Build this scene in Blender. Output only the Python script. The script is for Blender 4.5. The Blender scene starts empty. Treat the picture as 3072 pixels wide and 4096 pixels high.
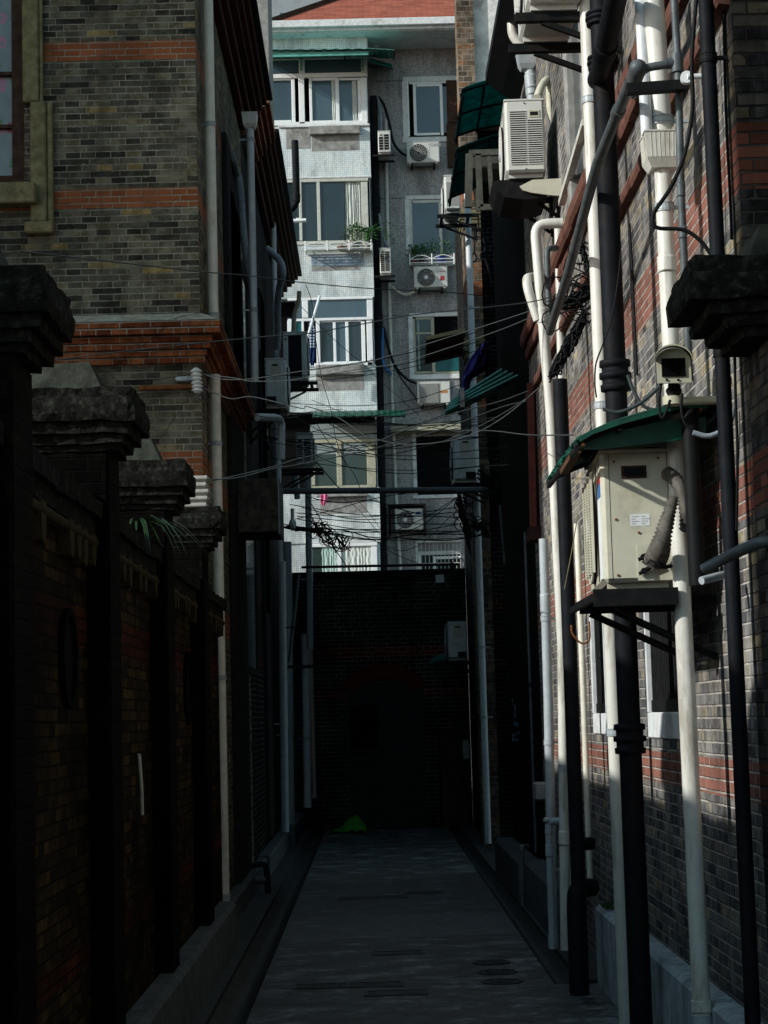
import bpy, math, random
from mathutils import Vector, Matrix
random.seed(7)
R = math.radians
sc = bpy.context.scene
COL = sc.collection

# ------------------------------------------------------------------ camera geometry (calibrated from the photo)
F = 7700.0; H = 1.7; VX, VY = 1490.0, 2870.0; ROLL = 0.027
YC = Vector(((VX-1536)/F, (2048-VY)/F, 1.0)).normalized()
ZC = Vector((-ROLL, 1.0, (ROLL*YC[0]-YC[1])/YC[2])).normalized()
XC = YC.cross(ZC)
if XC[0] < 0: XC = -XC
Z = {'d':(0,0,1.8517),'a':(1000,0,.60277),'b':(1000,1100,.60277),'c':(0,0,.72333),'e':(0,1200,.72333),
     'f':(1800,0,.76673),'g':(1800,1200,.76673),'h':(1800,2400,.76673),'i':(0,2400,.7668),'j':(800,0,.31646),
     'k':(800,700,.31646),'l':(900,1300,.31646),'m':(1000,1900,.31646),'n':(1750,200,.31646),'o':(1750,900,.31646),
     'p':(1750,1500,.31646),'q':(2150,900,.31646),'r':(2050,0,.42194),'s':(2150,1500,.55576),'t':(2000,2500,.3618),
     'u':(2000,3200,.42194),'v':(0,1200,.5425),'w':(1700,2100,.40678),'x':(1100,2200,.54237),'y':(800,3100,1.02471)}
def src(z, x, y):
    o = Z[z]; return o[0]+x*o[2], o[1]+y*o[2]
def ray(px, py):
    r = Vector(((px-1536)/F, (2048-py)/F, 1.0)); return Vector((r.dot(XC), r.dot(YC), r.dot(ZC)))
def atY(z, x, y, Y):
    d = ray(*src(z, x, y)); t = Y/d[1]; return Vector((d[0]*t, Y, H+d[2]*t))
def atX(z, x, y, X):
    d = ray(*src(z, x, y)); t = X/d[0]; return Vector((X, d[1]*t, H+d[2]*t))
def atZ(z, x, y, zz=0.0):
    d = ray(*src(z, x, y)); t = (zz-H)/d[2]; return Vector((d[0]*t, d[1]*t, zz))
def zon(z, x, y, Y): return atY(z, x, y, Y)[2]

# ------------------------------------------------------------------ mesh builder
class MB:
    def __init__(s): s.v = []; s.f = []; s.sm = []
    def add(s, vs, fs, smooth=False):
        b = len(s.v); s.v += [tuple(v) for v in vs]
        for f in fs: s.f.append(tuple(b+i for i in f)); s.sm.append(smooth)
        return s
    def box(s, x0, x1, y0, y1, z0, z1, bev=0.0):
        if x0 > x1: x0, x1 = x1, x0
        if y0 > y1: y0, y1 = y1, y0
        if z0 > z1: z0, z1 = z1, z0
        b = min(bev, (x1-x0)*.45, (y1-y0)*.45, (z1-z0)*.45)
        if b <= 0:
            vs = [(x,y,z) for x in (x0,x1) for y in (y0,y1) for z in (z0,z1)]
            return s.add(vs, [(0,1,3,2),(4,6,7,5),(0,4,5,1),(2,3,7,6),(0,2,6,4),(1,5,7,3)])
        vs = []; idx = {}
        for ix, x in enumerate((x0,x1)):
            for iy, y in enumerate((y0,y1)):
                for iz, z in enumerate((z0,z1)):
                    dx = b if ix==0 else -b; dy = b if iy==0 else -b; dz = b if iz==0 else -b
                    idx[(ix,iy,iz,0)] = len(vs); vs.append((x, y+dy, z+dz))
                    idx[(ix,iy,iz,1)] = len(vs); vs.append((x+dx, y, z+dz))
                    idx[(ix,iy,iz,2)] = len(vs); vs.append((x+dx, y+dy, z))
        fs = []
        g = idx
        for ix in (0,1): fs.append([g[(ix,0,0,0)],g[(ix,1,0,0)],g[(ix,1,1,0)],g[(ix,0,1,0)]][::(-1 if ix==0 else 1)])
        for iy in (0,1): fs.append([g[(0,iy,0,1)],g[(1,iy,0,1)],g[(1,iy,1,1)],g[(0,iy,1,1)]][::(1 if iy==0 else -1)])
        for iz in (0,1): fs.append([g[(0,0,iz,2)],g[(1,0,iz,2)],g[(1,1,iz,2)],g[(0,1,iz,2)]][::(-1 if iz==0 else 1)])
        for ix in (0,1):
            for iy in (0,1): fs.append([g[(ix,iy,0,0)],g[(ix,iy,0,1)],g[(ix,iy,1,1)],g[(ix,iy,1,0)]][::(1 if ix!=iy else -1)])
            for iz in (0,1): fs.append([g[(ix,0,iz,0)],g[(ix,1,iz,0)],g[(ix,1,iz,2)],g[(ix,0,iz,2)]][::(1 if ix!=iz else -1)])
        for iy in (0,1):
            for iz in (0,1): fs.append([g[(0,iy,iz,1)],g[(1,iy,iz,1)],g[(1,iy,iz,2)],g[(0,iy,iz,2)]][::(-1 if iy!=iz else 1)])
        for ix in (0,1):
            for iy in (0,1):
                for iz in (0,1):
                    fs.append([g[(ix,iy,iz,0)],g[(ix,iy,iz,1)],g[(ix,iy,iz,2)]][::(1 if (ix+iy+iz)%2 else -1)])
        return s.add(vs, fs)
    def rbox(s, x0, x1, y0, y1, z0, z1, st=.035, amp=.008, fr=9.0):
        from mathutils import noise as NZ
        dims = ((x0,x1),(y0,y1),(z0,z1)); n = [max(1,min(40,int((b-a)/st))) for a,b in dims]
        for ax in range(3):
            u, v = [k for k in range(3) if k != ax]
            for side in (0,1):
                vs = []
                for i in range(n[u]+1):
                    for j in range(n[v]+1):
                        p = [0,0,0]; p[ax] = dims[ax][side]; p[u] = dims[u][0]+(dims[u][1]-dims[u][0])*i/n[u]; p[v] = dims[v][0]+(dims[v][1]-dims[v][0])*j/n[v]
                        q = Vector(p); c = Vector([sum(d)/2 for d in dims]); h = Vector([(d[1]-d[0])/2 for d in dims])
                        e = sum(1 for k in range(3) if abs(abs(q[k]-c[k])-h[k]) < 1e-6)
                        d = NZ.noise_vector(q*fr)*amp + NZ.noise_vector(q*fr*3.1)*amp*.5
                        if e >= 2: d += (c-q).normalized()*amp*(1.2+1.6*NZ.noise(q*14))
                        vs.append(q+d)
                m = n[v]+1; fs = []
                for i in range(n[u]):
                    for j in range(n[v]):
                        f = (i*m+j,(i+1)*m+j,(i+1)*m+j+1,i*m+j+1)
                        flip = (side == 0) != (ax == 1)
                        fs.append(f[::-1] if flip else f)
                s.add(vs, fs)
        return s
    def beam(s, a, b, w, h, up=(0,0,1)):
        a = Vector(a); b = Vector(b); d = (b-a).normalized(); u = Vector(up)
        r = d.cross(u)
        if r.length < 1e-4: r = d.cross(Vector((0,1,0)))
        r.normalize(); u = r.cross(d).normalized()
        vs = []
        for p in (a, b):
            for sx, sz in ((-1,-1),(1,-1),(1,1),(-1,1)): vs.append(p + r*sx*w/2 + u*sz*h/2)
        return s.add(vs, [(3,2,1,0),(4,5,6,7),(0,1,5,4),(1,2,6,5),(2,3,7,6),(3,0,4,7)])
    def tube(s, pts, r, n=12, caps=True, radii=None):
        pts = [Vector(p) for p in pts]; m = len(pts); rings = []
        t0 = (pts[1]-pts[0]).normalized()
        ref = Vector((0,0,1)) if abs(t0.z) < .9 else Vector((1,0,0))
        nrm = (ref - t0*ref.dot(t0)).normalized()
        for i, p in enumerate(pts):
            if i == 0: t = t0
            elif i == m-1: t = (pts[i]-pts[i-1]).normalized()
            else:
                t = (pts[i+1]-pts[i]).normalized() + (pts[i]-pts[i-1]).normalized()
                t = t.normalized() if t.length > 1e-6 else (pts[i+1]-pts[i]).normalized()
            nrm = (nrm - t*nrm.dot(t)).normalized(); bi = t.cross(nrm)
            rr = radii[i] if radii else r
            rings.append([p + nrm*math.cos(2*math.pi*k/n)*rr + bi*math.sin(2*math.pi*k/n)*rr for k in range(n)])
        vs = [v for g in rings for v in g]; fs = []
        for i in range(m-1):
            for k in range(n):
                fs.append((i*n+k, i*n+(k+1)%n, (i+1)*n+(k+1)%n, (i+1)*n+k))
        s.add(vs, fs, True)
        if caps: s.add(rings[0], [tuple(range(n))[::-1]]); s.add(rings[-1], [tuple(range(n))])
        return s
    def cyl(s, a, b, r, n=16, r2=None):
        return s.tube([a, b], r, n, True, [r, r if r2 is None else r2])
    def ring(s, c, ax, ro, ri, h, n=24):
        c = Vector(c); ax = Vector(ax).normalized(); u = ax.orthogonal().normalized(); w = ax.cross(u)
        vs = []
        for hh in (0, h):
            for rr in (ro, ri):
                for k in range(n):
                    a = 2*math.pi*k/n; vs.append(c+ax*hh+(u*math.cos(a)+w*math.sin(a))*rr)
        fs = []
        for k in range(n):
            j = (k+1) % n
            fs += [(k,j,2*n+j,2*n+k),(n+j,n+k,3*n+k,3*n+j),(2*n+k,2*n+j,3*n+j,3*n+k),(j,k,n+k,n+j)]
        return s.add(vs, fs)
    def prism(s, poly, axis, a0, a1):
        # poly of 2D points; axis 'x': (y,z), 'y': (x,z), 'z': (x,y)
        def mk(p, a): return {'x':(a,p[0],p[1]),'y':(p[0],a,p[1]),'z':(p[0],p[1],a)}[axis]
        n = len(poly); vs = [mk(p,a0) for p in poly]+[mk(p,a1) for p in poly]
        fs = [tuple(range(n)), tuple(range(n,2*n))[::-1]]
        for i in range(n): fs.append((i, n+i, n+(i+1)%n, (i+1)%n))
        return s.add(vs, fs)
    def sheet(s, grid, th=0.004):
        # grid rows of points -> sheet with thickness along its mean normal
        m = len(grid); n = len(grid[0]); g = [[Vector(p) for p in r] for r in grid]
        nr = (g[0][-1]-g[0][0]).cross(g[-1][0]-g[0][0]).normalized()*th
        top = [p for r in g for p in r]; bot = [p-nr for r in g for p in r]; k = m*n
        fs = []
        for i in range(m-1):
            for j in range(n-1):
                a,b,c,d = i*n+j, i*n+j+1, (i+1)*n+j+1, (i+1)*n+j
                fs.append((a,b,c,d)); fs.append((k+d,k+c,k+b,k+a))
        for j in range(n-1):
            fs.append((j, k+j, k+j+1, j+1)); b = (m-1)*n
            fs.append((b+j, b+j+1, k+b+j+1, k+b+j))
        for i in range(m-1):
            fs.append((i*n, (i+1)*n, k+(i+1)*n, k+i*n)); b = n-1
            fs.append((i*n+b, k+i*n+b, k+(i+1)*n+b, (i+1)*n+b))
        return s.add(top+bot, fs)
    def leaf(s, p, d, l, w):
        p = Vector(p); d = Vector(d).normalized(); r = d.cross(Vector((random.uniform(-1,1),random.uniform(-1,1),1)))
        if r.length < 1e-3: r = d.orthogonal()
        r.normalize(); n = d.cross(r)
        return s.add([p, p+d*l*.45+r*w/2+n*l*.08, p+d*l, p+d*l*.45-r*w/2+n*l*.08], [(0,1,2,3)])
    def ball(s, c, rx, ry, rz, n=14, m=8, jit=0):
        c = Vector(c); vs = []
        for i in range(m+1):
            th = math.pi*i/m
            for k in range(n):
                a = 2*math.pi*k/n; j = 1+random.uniform(-jit, jit)
                vs.append(c+Vector((rx*math.sin(th)*math.cos(a)*j, ry*math.sin(th)*math.sin(a)*j, rz*math.cos(th)*j)))
        fs = [(i*n+k, (i+1)*n+k, (i+1)*n+(k+1)%n, i*n+(k+1)%n) for i in range(m) for k in range(n)]
        return s.add(vs, fs, True)
    def build(s, name, mat, parent=None, local=False):
        me = bpy.data.meshes.new(name)
        vs = s.v
        if parent is not None and not local:
            root = parent
            while root.parent: root = root.parent
            mi = (Matrix.Translation(root.location) @ root.rotation_euler.to_matrix().to_4x4()).inverted()
            vs = [mi @ Vector(v) for v in vs]
        me.from_pydata([tuple(v) for v in vs], [], s.f)
        me.polygons.foreach_set('use_smooth', s.sm)
        me.materials.append(mat); me.update()
        o = bpy.data.objects.new(name, me); COL.objects.link(o)
        if parent is not None: o.parent = parent
        return o

def fillet(pts, rad, n=5):
    pts = [Vector(p) for p in pts]; out = [pts[0]]
    for i in range(1, len(pts)-1):
        a, b, c = pts[i-1], pts[i], pts[i+1]
        r1 = min(rad, (a-b).length*.45); r2 = min(rad, (c-b).length*.45)
        p = b+(a-b).normalized()*r1; q = b+(c-b).normalized()*r2
        for k in range(n+1):
            t = k/n; out.append(p*(1-t)**2+b*2*t*(1-t)+q*t*t)
    out.append(pts[-1]); return out
def smooth(pts, n=6):
    P = [Vector(p) for p in pts]; P = [P[0]*2-P[1]]+P+[P[-1]*2-P[-2]]; out = []
    for i in range(1, len(P)-2):
        a,b,c,d = P[i-1],P[i],P[i+1],P[i+2]
        for k in range(n):
            t = k/n
            out.append(.5*((2*b)+(c-a)*t+(2*a-5*b+4*c-d)*t*t+(3*b-a-3*c+d)*t**3))
    out.append(P[-2]); return out

def tag(o, label=None, cat=None, group=None, kind=None):
    if label: o['label'] = label
    if cat: o['category'] = cat
    if group: o['group'] = group
    if kind: o['kind'] = kind
    return o
def thing(name, label, cat, loc, rz=0.0, group=None):
    o = bpy.data.objects.new(name, None); COL.objects.link(o); o.empty_display_size = .1
    o.location = loc; o.rotation_euler = (0,0,rz); return tag(o, label, cat, group)
def solo(name, mb, mat, label, cat, group=None):
    n = len(mb.v); c = sum((Vector(v) for v in mb.v), Vector())/n; c.z = min(v[2] for v in mb.v)
    mb.v = [tuple(Vector(v)-c) for v in mb.v]
    o = mb.build(name, mat); o.location = c; return tag(o, label, cat, group)

# ------------------------------------------------------------------ materials
class NT:
    def __init__(s, name):
        s.mat = bpy.data.materials.new(name); s.mat.use_nodes = True; s.t = s.mat.node_tree; s.t.nodes.clear()
        s.out = s.t.nodes.new('ShaderNodeOutputMaterial')
    def n(s, ty, **k):
        o = s.t.nodes.new(ty)
        for a, b in k.items(): setattr(o, a, b)
        return o
    def put(s, sock, v):
        if hasattr(v, 'bl_rna') and isinstance(v, bpy.types.NodeSocket): s.t.links.new(v, sock)
        elif v is not None: sock.default_value = v
    def m(s, op, a, b=None, c=None, clamp=False):
        o = s.n('ShaderNodeMath', operation=op, use_clamp=clamp)
        for i, v in enumerate((a,b,c)): s.put(o.inputs[i], v)
        return o.outputs[0]
    def mix(s, f, a, b, mode='MIX'):
        o = s.n('ShaderNodeMix', data_type='RGBA', blend_type=mode)
        s.put(o.inputs[0], f); s.put(o.inputs[6], a if not isinstance(a, tuple) else (*a[:3],1)); s.put(o.inputs[7], b if not isinstance(b, tuple) else (*b[:3],1))
        return o.outputs[2]
    def ss(s, v, a, b):
        o = s.n('ShaderNodeMapRange', interpolation_type='SMOOTHSTEP'); s.put(o.inputs[0], v)
        o.inputs[1].default_value = a; o.inputs[2].default_value = b; return o.outputs[0]
    def noise(s, vec, scale, detail=4, rough=.55):
        o = s.n('ShaderNodeTexNoise'); o.inputs['Scale'].default_value = scale; o.inputs['Detail'].default_value = detail
        o.inputs['Roughness'].default_value = rough; s.put(o.inputs['Vector'], vec); return o.outputs[0]
    def ramp(s, v, stops, const=False):
        o = s.n('ShaderNodeValToRGB'); o.color_ramp.interpolation = 'CONSTANT' if const else 'LINEAR'
        e = o.color_ramp.elements
        while len(e) < len(stops): e.new(.5)
        for i, (p, c) in enumerate(stops): e[i].position = p; e[i].color = (*c, 1)
        s.put(o.inputs[0], v); return o.outputs[0]
    def scalev(s, vec, v):
        o = s.n('ShaderNodeVectorMath', operation='MULTIPLY'); s.put(o.inputs[0], vec); o.inputs[1].default_value = v; return o.outputs[0]
    def finish(s, col, rough=.7, bump=None, bstr=.3, bdist=.01, metal=0.0, spec=.5):
        b = s.n('ShaderNodeBsdfPrincipled'); s.put(b.inputs['Base Color'], col if not isinstance(col, tuple) else (*col[:3],1))
        s.put(b.inputs['Roughness'], rough); s.put(b.inputs['Metallic'], metal); b.inputs['Specular IOR Level'].default_value = spec
        if bump is not None:
            k = s.n('ShaderNodeBump'); k.inputs['Strength'].default_value = bstr; k.inputs['Distance'].default_value = bdist
            s.put(k.inputs['Height'], bump); s.t.links.new(k.outputs[0], b.inputs['Normal'])
        s.t.links.new(b.outputs[0], s.out.inputs[0]); s.bsdf = b; return s.mat

def wall_uv(t):
    g = t.n('ShaderNodeNewGeometry'); p = t.n('ShaderNodeSeparateXYZ'); t.put(p.inputs[0], g.outputs['Position'])
    nn = t.n('ShaderNodeSeparateXYZ'); t.put(nn.inputs[0], g.outputs['True Normal'])
    ax = t.m('GREATER_THAN', t.m('ABSOLUTE', nn.outputs[0]), .6)
    u = t.m('ADD', t.m('MULTIPLY', p.outputs[0], t.m('SUBTRACT', 1.0, ax)), t.m('MULTIPLY', p.outputs[1], ax))
    return g.outputs['Position'], u, p.outputs[2]

def brick(name, stops, bands=(), red=(.23,.06,.03), mortar=(.3,.28,.25), bw=.245, bh=.0535, jw=.005, grime=(.35,1.15), bstr=.6, spec=.04, white=0.0, z_off=0.0, redvar=.5, run=.5):
    t = NT(name); pos, u, z = wall_uv(t)
    zz = t.m('ADD', z, t.m('MULTIPLY', t.m('SUBTRACT', t.noise(pos, 3.0, 2), .5), .006))
    zs = t.m('DIVIDE', t.m('ADD', zz, 40*bh+z_off), bh); row = t.m('FLOOR', zs); fv = t.m('MULTIPLY', t.m('FRACT', zs), bh)
    odd = t.m('MODULO', row, 2.0); w = t.m('MULTIPLY', t.m('SUBTRACT', 1.0, t.m('MULTIPLY', odd, .5)), bw)
    us = t.m('ADD', t.m('DIVIDE', t.m('ADD', u, 60.0), w), t.m('ADD', t.m('MULTIPLY', odd, .5), t.m('MULTIPLY', t.m('SINE', t.m('MULTIPLY', row, 5.3)), .06)))
    col = t.m('FLOOR', us); fu = t.m('MULTIPLY', t.m('FRACT', us), w)
    du = t.m('MINIMUM', fu, t.m('SUBTRACT', w, fu)); dv = t.m('MINIMUM', fv, t.m('SUBTRACT', bh, fv))
    d = t.m('MINIMUM', t.m('MULTIPLY', du, 1.25), dv)
    d = t.m('ADD', d, t.m('MULTIPLY', t.m('SUBTRACT', t.noise(pos, 55, 3), .5), .005))
    mask = t.ss(d, jw*.5, jw*.5+.004)
    chip = t.ss(t.noise(pos, 26, 4, .7), .60, .68)
    mask = t.m('MULTIPLY', mask, t.m('SUBTRACT', 1.0, t.m('MULTIPLY', chip, t.ss(d, .017, .006))))
    cv = t.n('ShaderNodeCombineXYZ'); t.put(cv.inputs[0], col); t.put(cv.inputs[1], row)
    wn = t.n('ShaderNodeTexWhiteNoise', noise_dimensions='3D'); t.put(wn.inputs['Vector'], cv.outputs[0])
    c = t.ramp(wn.outputs['Value'], stops)
    sep = t.n('ShaderNodeSeparateColor'); t.put(sep.inputs[0], wn.outputs['Color'])
    blot = t.noise(pos, 9, 5, .65)
    c = t.mix(t.ss(blot, .38, .62), t.mix(1.0, c, (.5,.48,.45), 'MULTIPLY'), c)
    if white:
        sv = t.scalev(pos, (5, 5, 1.2)); wv = t.m('MULTIPLY', t.ss(t.noise(sv, 1.6, 6, .7), .50, .72), white)
        c = t.mix(wv, c, (.40,.40,.385))
    if bands:
        bm = None
        for z0, z1 in bands:
            k = t.m('MULTIPLY', t.m('GREATER_THAN', z, z0), t.m('LESS_THAN', z, z1)); bm = k if bm is None else t.m('MAXIMUM', bm, k)
        rc = t.mix(sep.outputs[1], tuple(x*(1-redvar) for x in red), tuple(x*(1+redvar*.5) for x in red))
        rc = t.mix(t.m('MULTIPLY', t.ss(t.noise(pos, 5, 5, .7), .45, .7), .45), rc, tuple(x*.45 for x in red))
        c = t.mix(bm, c, rc)
    jn = t.ss(t.noise(pos, 4, 3), .3, .62)
    mo = t.mix(jn, tuple(x*.4 for x in mortar), mortar)
    c = t.mix(mask, mo, c)
    g = t.m('ADD', t.m('MULTIPLY', t.ss(t.noise(pos, .9, 4), .3, .7), grime[1]-grime[0]), grime[0])
    gc = t.n('ShaderNodeCombineXYZ'); [t.put(gc.inputs[i], g) for i in range(3)]
    c = t.mix(1.0, c, gc.outputs[0], 'MULTIPLY')
    rn = t.ss(t.noise(t.scalev(pos, (7,7,.35)), 1.0, 5, .65), .56, .70)
    c = t.mix(t.m('MULTIPLY', rn, run), c, tuple(x*.12 for x in mortar))
    hgt = t.m('ADD', t.m('MULTIPLY', mask, 1.0), t.m('MULTIPLY', t.noise(pos, 40, 4), .7))
    hgt = t.m('ADD', hgt, t.m('MULTIPLY', sep.outputs[2], .5))
    return t.finish(c, .85, hgt, bstr, .008, spec=spec)

def mosaic(name, c1, c2, joint, cell=.05, tint=(.45,.52,.75), amt=.5, stain=(.62,1.0)):
    t = NT(name); pos, u, z = wall_uv(t)
    us = t.m('DIVIDE', t.m('ADD', u, 60.0), cell); zs = t.m('DIVIDE', z, cell)
    fu = t.m('FRACT', us); fz = t.m('FRACT', zs)
    d = t.m('MINIMUM', t.m('MINIMUM', fu, t.m('SUBTRACT', 1.0, fu)), t.m('MINIMUM', fz, t.m('SUBTRACT', 1.0, fz)))
    mask = t.ss(d, .05, .16)
    cv = t.n('ShaderNodeCombineXYZ'); t.put(cv.inputs[0], t.m('FLOOR', us)); t.put(cv.inputs[1], t.m('FLOOR', zs))
    wn = t.n('ShaderNodeTexWhiteNoise', noise_dimensions='3D'); t.put(wn.inputs['Vector'], cv.outputs[0])
    c = t.mix(wn.outputs['Value'], c1, c2)
    sv = t.scalev(pos, (1.0, 1.0, 3.0))
    c = t.mix(t.m('MULTIPLY', t.m('GREATER_THAN', t.m('ADD', t.m('MULTIPLY', wn.outputs['Value'], .5), t.noise(sv, 1.3, 4)), .82), amt), c, tint)
    c = t.mix(mask, joint, c)
    st = t.m('ADD', t.m('MULTIPLY', t.ss(t.noise(t.scalev(pos, (2.2,2.2,.5)), 1.0, 5, .65), .35, .6), stain[1]-stain[0]), stain[0])
    gc = t.n('ShaderNodeCombineXYZ'); [t.put(gc.inputs[i], st) for i in range(3)]
    c = t.mix(1.0, c, gc.outputs[0], 'MULTIPLY')
    return t.finish(c, .35, mask, .3, .004)

def paint(name, c, rough=.5, var=.25, dirt=None, damt=.5, dscale=6, bump=.05, metal=0.0, streak=False, spec=.5, vscale=14):
    if rough >= .7: spec = min(spec, .06)
    elif rough >= .5: spec = min(spec, .2)
    t = NT(name); g = t.n('ShaderNodeNewGeometry'); pos = g.outputs['Position']
    n1 = t.noise(pos, vscale, 5, .6)
    col = t.mix(t.ss(n1, .3, .7), tuple(x*(1-var) for x in c), tuple(min(x*(1+var*.5), .95) for x in c))
    if dirt:
        v = t.scalev(pos, (3,3,.5)) if streak else pos
        col = t.mix(t.m('MULTIPLY', t.ss(t.noise(v, dscale, 6, .7), .48, .7), damt), col, dirt)
    return t.finish(col, rough, t.noise(pos, 60, 4), bump, .005, metal, spec)

BLUEGREY = [(0,(.028,.028,.028)),(.25,(.06,.058,.055)),(.6,(.10,.095,.085)),(.85,(.14,.125,.10)),(1,(.2,.165,.10))]
M = {}
M['brick_left'] = brick('left house brick', [(0,(.05,.05,.043)),(.2,(.10,.098,.077)),(.5,(.17,.163,.12)),(.88,(.22,.208,.14)),(.955,(.25,.22,.13)),(.968,(.35,.265,.115)),(1,(.40,.30,.13))],
    bands=((5.845,6.005),(7.075,7.235),(3.62,3.85),(2.45,2.67)), red=(.34,.115,.05), mortar=(.40,.375,.30), jw=.003, grime=(.65,1.1), redvar=.2, run=.3)
M['brick_right'] = brick('right house brick', [(0,(.085,.088,.095)),(.3,(.17,.172,.176)),(.75,(.27,.26,.24)),(.93,(.33,.30,.23)),(1,(.42,.35,.22))],
    bands=((1.322,1.482),(2.446,2.66),(3.73,3.998)), red=(.27,.12,.09), mortar=(.50,.47,.42), grime=(.6,1.15), bstr=.9, white=.75, redvar=.3)
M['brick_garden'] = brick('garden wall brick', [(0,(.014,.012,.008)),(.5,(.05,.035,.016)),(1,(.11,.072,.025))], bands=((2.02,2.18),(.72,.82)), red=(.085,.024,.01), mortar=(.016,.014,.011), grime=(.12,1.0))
M['brick_dark'] = brick('shade-toned dark brick', [(0,(.004,.004,.004)),(.6,(.010,.009,.008)),(1,(.018,.014,.012))], bands=((3.05,3.22),(2.32,2.44)), red=(.075,.013,.007), mortar=(.13,.125,.12), grime=(.25,1.0), bh=.062)  # alley shade put into the near-black brick colour
M['brick_end'] = brick('end wall brick', [(0,(.012,.011,.01)),(.6,(.03,.026,.022)),(1,(.05,.038,.03))], bands=((2.62,2.80),(2.0,2.14)), red=(.15,.024,.011), mortar=(.27,.26,.25), grime=(.3,1.0), bh=.066)  # deep shade at the alley end put into these dark tones
M['brick_return'] = brick('shade-darkened return wall brick', [(0,(.02,.02,.021)),(.3,(.04,.04,.041)),(.75,(.075,.072,.066)),(1,(.13,.11,.07))], bands=((1.322,1.482),(2.446,2.66),(3.73,3.998)), red=(.16,.06,.042), mortar=(.06,.056,.05), grime=(.4,1.1), bstr=.9, white=.2)  # darker copy of the right house brick, shade of the end face included
M['brick_pillar'] = brick('shade-toned pillar brick', [(0,(.003,.003,.0025)),(.6,(.006,.0055,.005)),(1,(.011,.009,.007))], mortar=(.006,.0055,.005), grime=(.3,1.0))  # darkness of the shaded sides put into the brick colour
M['brick_far'] = brick('far house brick', [(0,(.11,.09,.07)),(.5,(.24,.185,.14)),(.8,(.32,.24,.17)),(1,(.40,.20,.10))], bands=((5.7,6.1),(8.5,8.75),(9.7,9.9),(7.2,7.4)), red=(.50,.17,.07), mortar=(.4,.37,.3), bh=.075, grime=(.4,1.1))
M['red_brick'] = brick('red moulding brick', [(0,(.22,.06,.025)),(.6,(.34,.105,.042)),(1,(.42,.15,.06))], mortar=(.45,.42,.36), grime=(.6,1.1), redvar=.3)
M['red_timber'] = paint('weathered red moulding', (.075,.026,.017), .75, .4, (.05,.027,.02), .7, 9, .3)
M['red_stone'] = paint('worn red terracotta', (.21,.095,.075), .85, .35, (.08,.055,.045), .75, 12, .5)
M['white_tile'] = mosaic('white mosaic tile', (.70,.79,.77), (.92,.96,.93), (.42,.46,.46), amt=.5, tint=(.45,.62,.72), stain=(.6,1.0))
M['grey_tile'] = mosaic('grey mosaic tile', (.24,.235,.225), (.50,.48,.455), (.17,.17,.17), amt=.35, tint=(.28,.31,.38), stain=(.55,1.0))
M['blue_tile'] = mosaic('blue mosaic tile patch', (.16,.30,.42), (.38,.45,.5), (.14,.16,.18), amt=.3)
M['concrete'] = paint('grey cement render', (.30,.30,.285), .9, .3, (.12,.12,.115), .8, 4, .35, vscale=5)
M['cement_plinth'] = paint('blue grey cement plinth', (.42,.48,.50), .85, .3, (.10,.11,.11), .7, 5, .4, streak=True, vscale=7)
M['cement_warm'] = paint('pale warm cement', (.42,.40,.31), .9, .35, (.2,.19,.15), .6, 9, .4)
M['board'] = paint('weathered cracked board', (.085,.08,.065), .9, .5, (.02,.018,.015), .85, 5, .5)
M['moulding_brown'] = paint('worn brown red terracotta', (.16,.075,.058), .9, .45, (.05,.035,.028), .8, 14, .5)
M['corbel'] = paint('worn yellowish corbel stone', (.06,.048,.024), .9, .4, (.03,.025,.015), .8, 14, .5)
M['rack'] = paint('dull olive rack metal', (.085,.09,.075), .6, .3, (.05,.03,.02), .5, 10)
M['infill'] = paint('stained cement infill', (.035,.035,.034), .95, .4, (.03,.03,.03), .7, 3, .4)
M['arch_red'] = paint('dark red arch brick', (.11,.018,.009), .85, .3, (.06,.015,.01), .5, 10, .3)
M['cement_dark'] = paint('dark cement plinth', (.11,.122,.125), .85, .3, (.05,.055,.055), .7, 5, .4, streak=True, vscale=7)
M['dark_stone'] = paint('mossy dark stone', (.011,.012,.010), .95, .5, (.05,.052,.042), .75, 24, .8, vscale=30)
M['grey_stone'] = paint('pale weathered stone block', (.055,.062,.05), .95, .4, (.02,.022,.018), .8, 7, .6, vscale=9)
M['yellow_stone'] = paint('yellowish stone trim', (.20,.18,.095), .9, .35, (.09,.085,.06), .7, 10, .4)
M['pvc'] = paint('aged white plastic pipe', (.66,.66,.60), .38, .07, (.24,.20,.14), .7, 4, .03, streak=True)
M['pvc_cream'] = paint('cream plastic pipe', (.80,.78,.66), .42, .1, (.34,.31,.24), .5, 5, .03, streak=True)
M['pvc_grey'] = paint('grey plastic pipe', (.40,.45,.47), .42, .12, (.24,.27,.28), .5, 6, .03, streak=True)
M['pvc_blue'] = paint('pale blue grey plastic pipe', (.66,.70,.72), .42, .1, (.4,.43,.43), .45, 6, .03, streak=True)
M['pvc_tan'] = paint('tan plastic pipe', (.45,.36,.26), .45, .12, (.25,.2,.15), .4, 6)
M['iron'] = paint('black cast iron', (.009,.011,.014), .6, .3, (.05,.03,.02), .2, 9, .25, spec=.08)
M['steel'] = paint('grey galvanised conduit', (.10,.118,.125), .5, .3, (.07,.055,.04), .5, 12, .1, metal=.2)
M['black_metal'] = paint('black painted steel', (.009,.010,.011), .65, .3, (.04,.024,.016), .25, 14, .15, spec=.1)
M['rust'] = paint('rusted iron', (.22,.085,.03), .85, .5, (.09,.04,.02), .6, 20, .4)
M['ac_white'] = paint('aged white casing', (.58,.59,.55), .42, .05, (.42,.39,.31), .3, 3, .02)
M['ac_near'] = paint('yellowed cream casing', (.56,.545,.43), .42, .06, (.28,.24,.16), .45, 5, .03)
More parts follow.
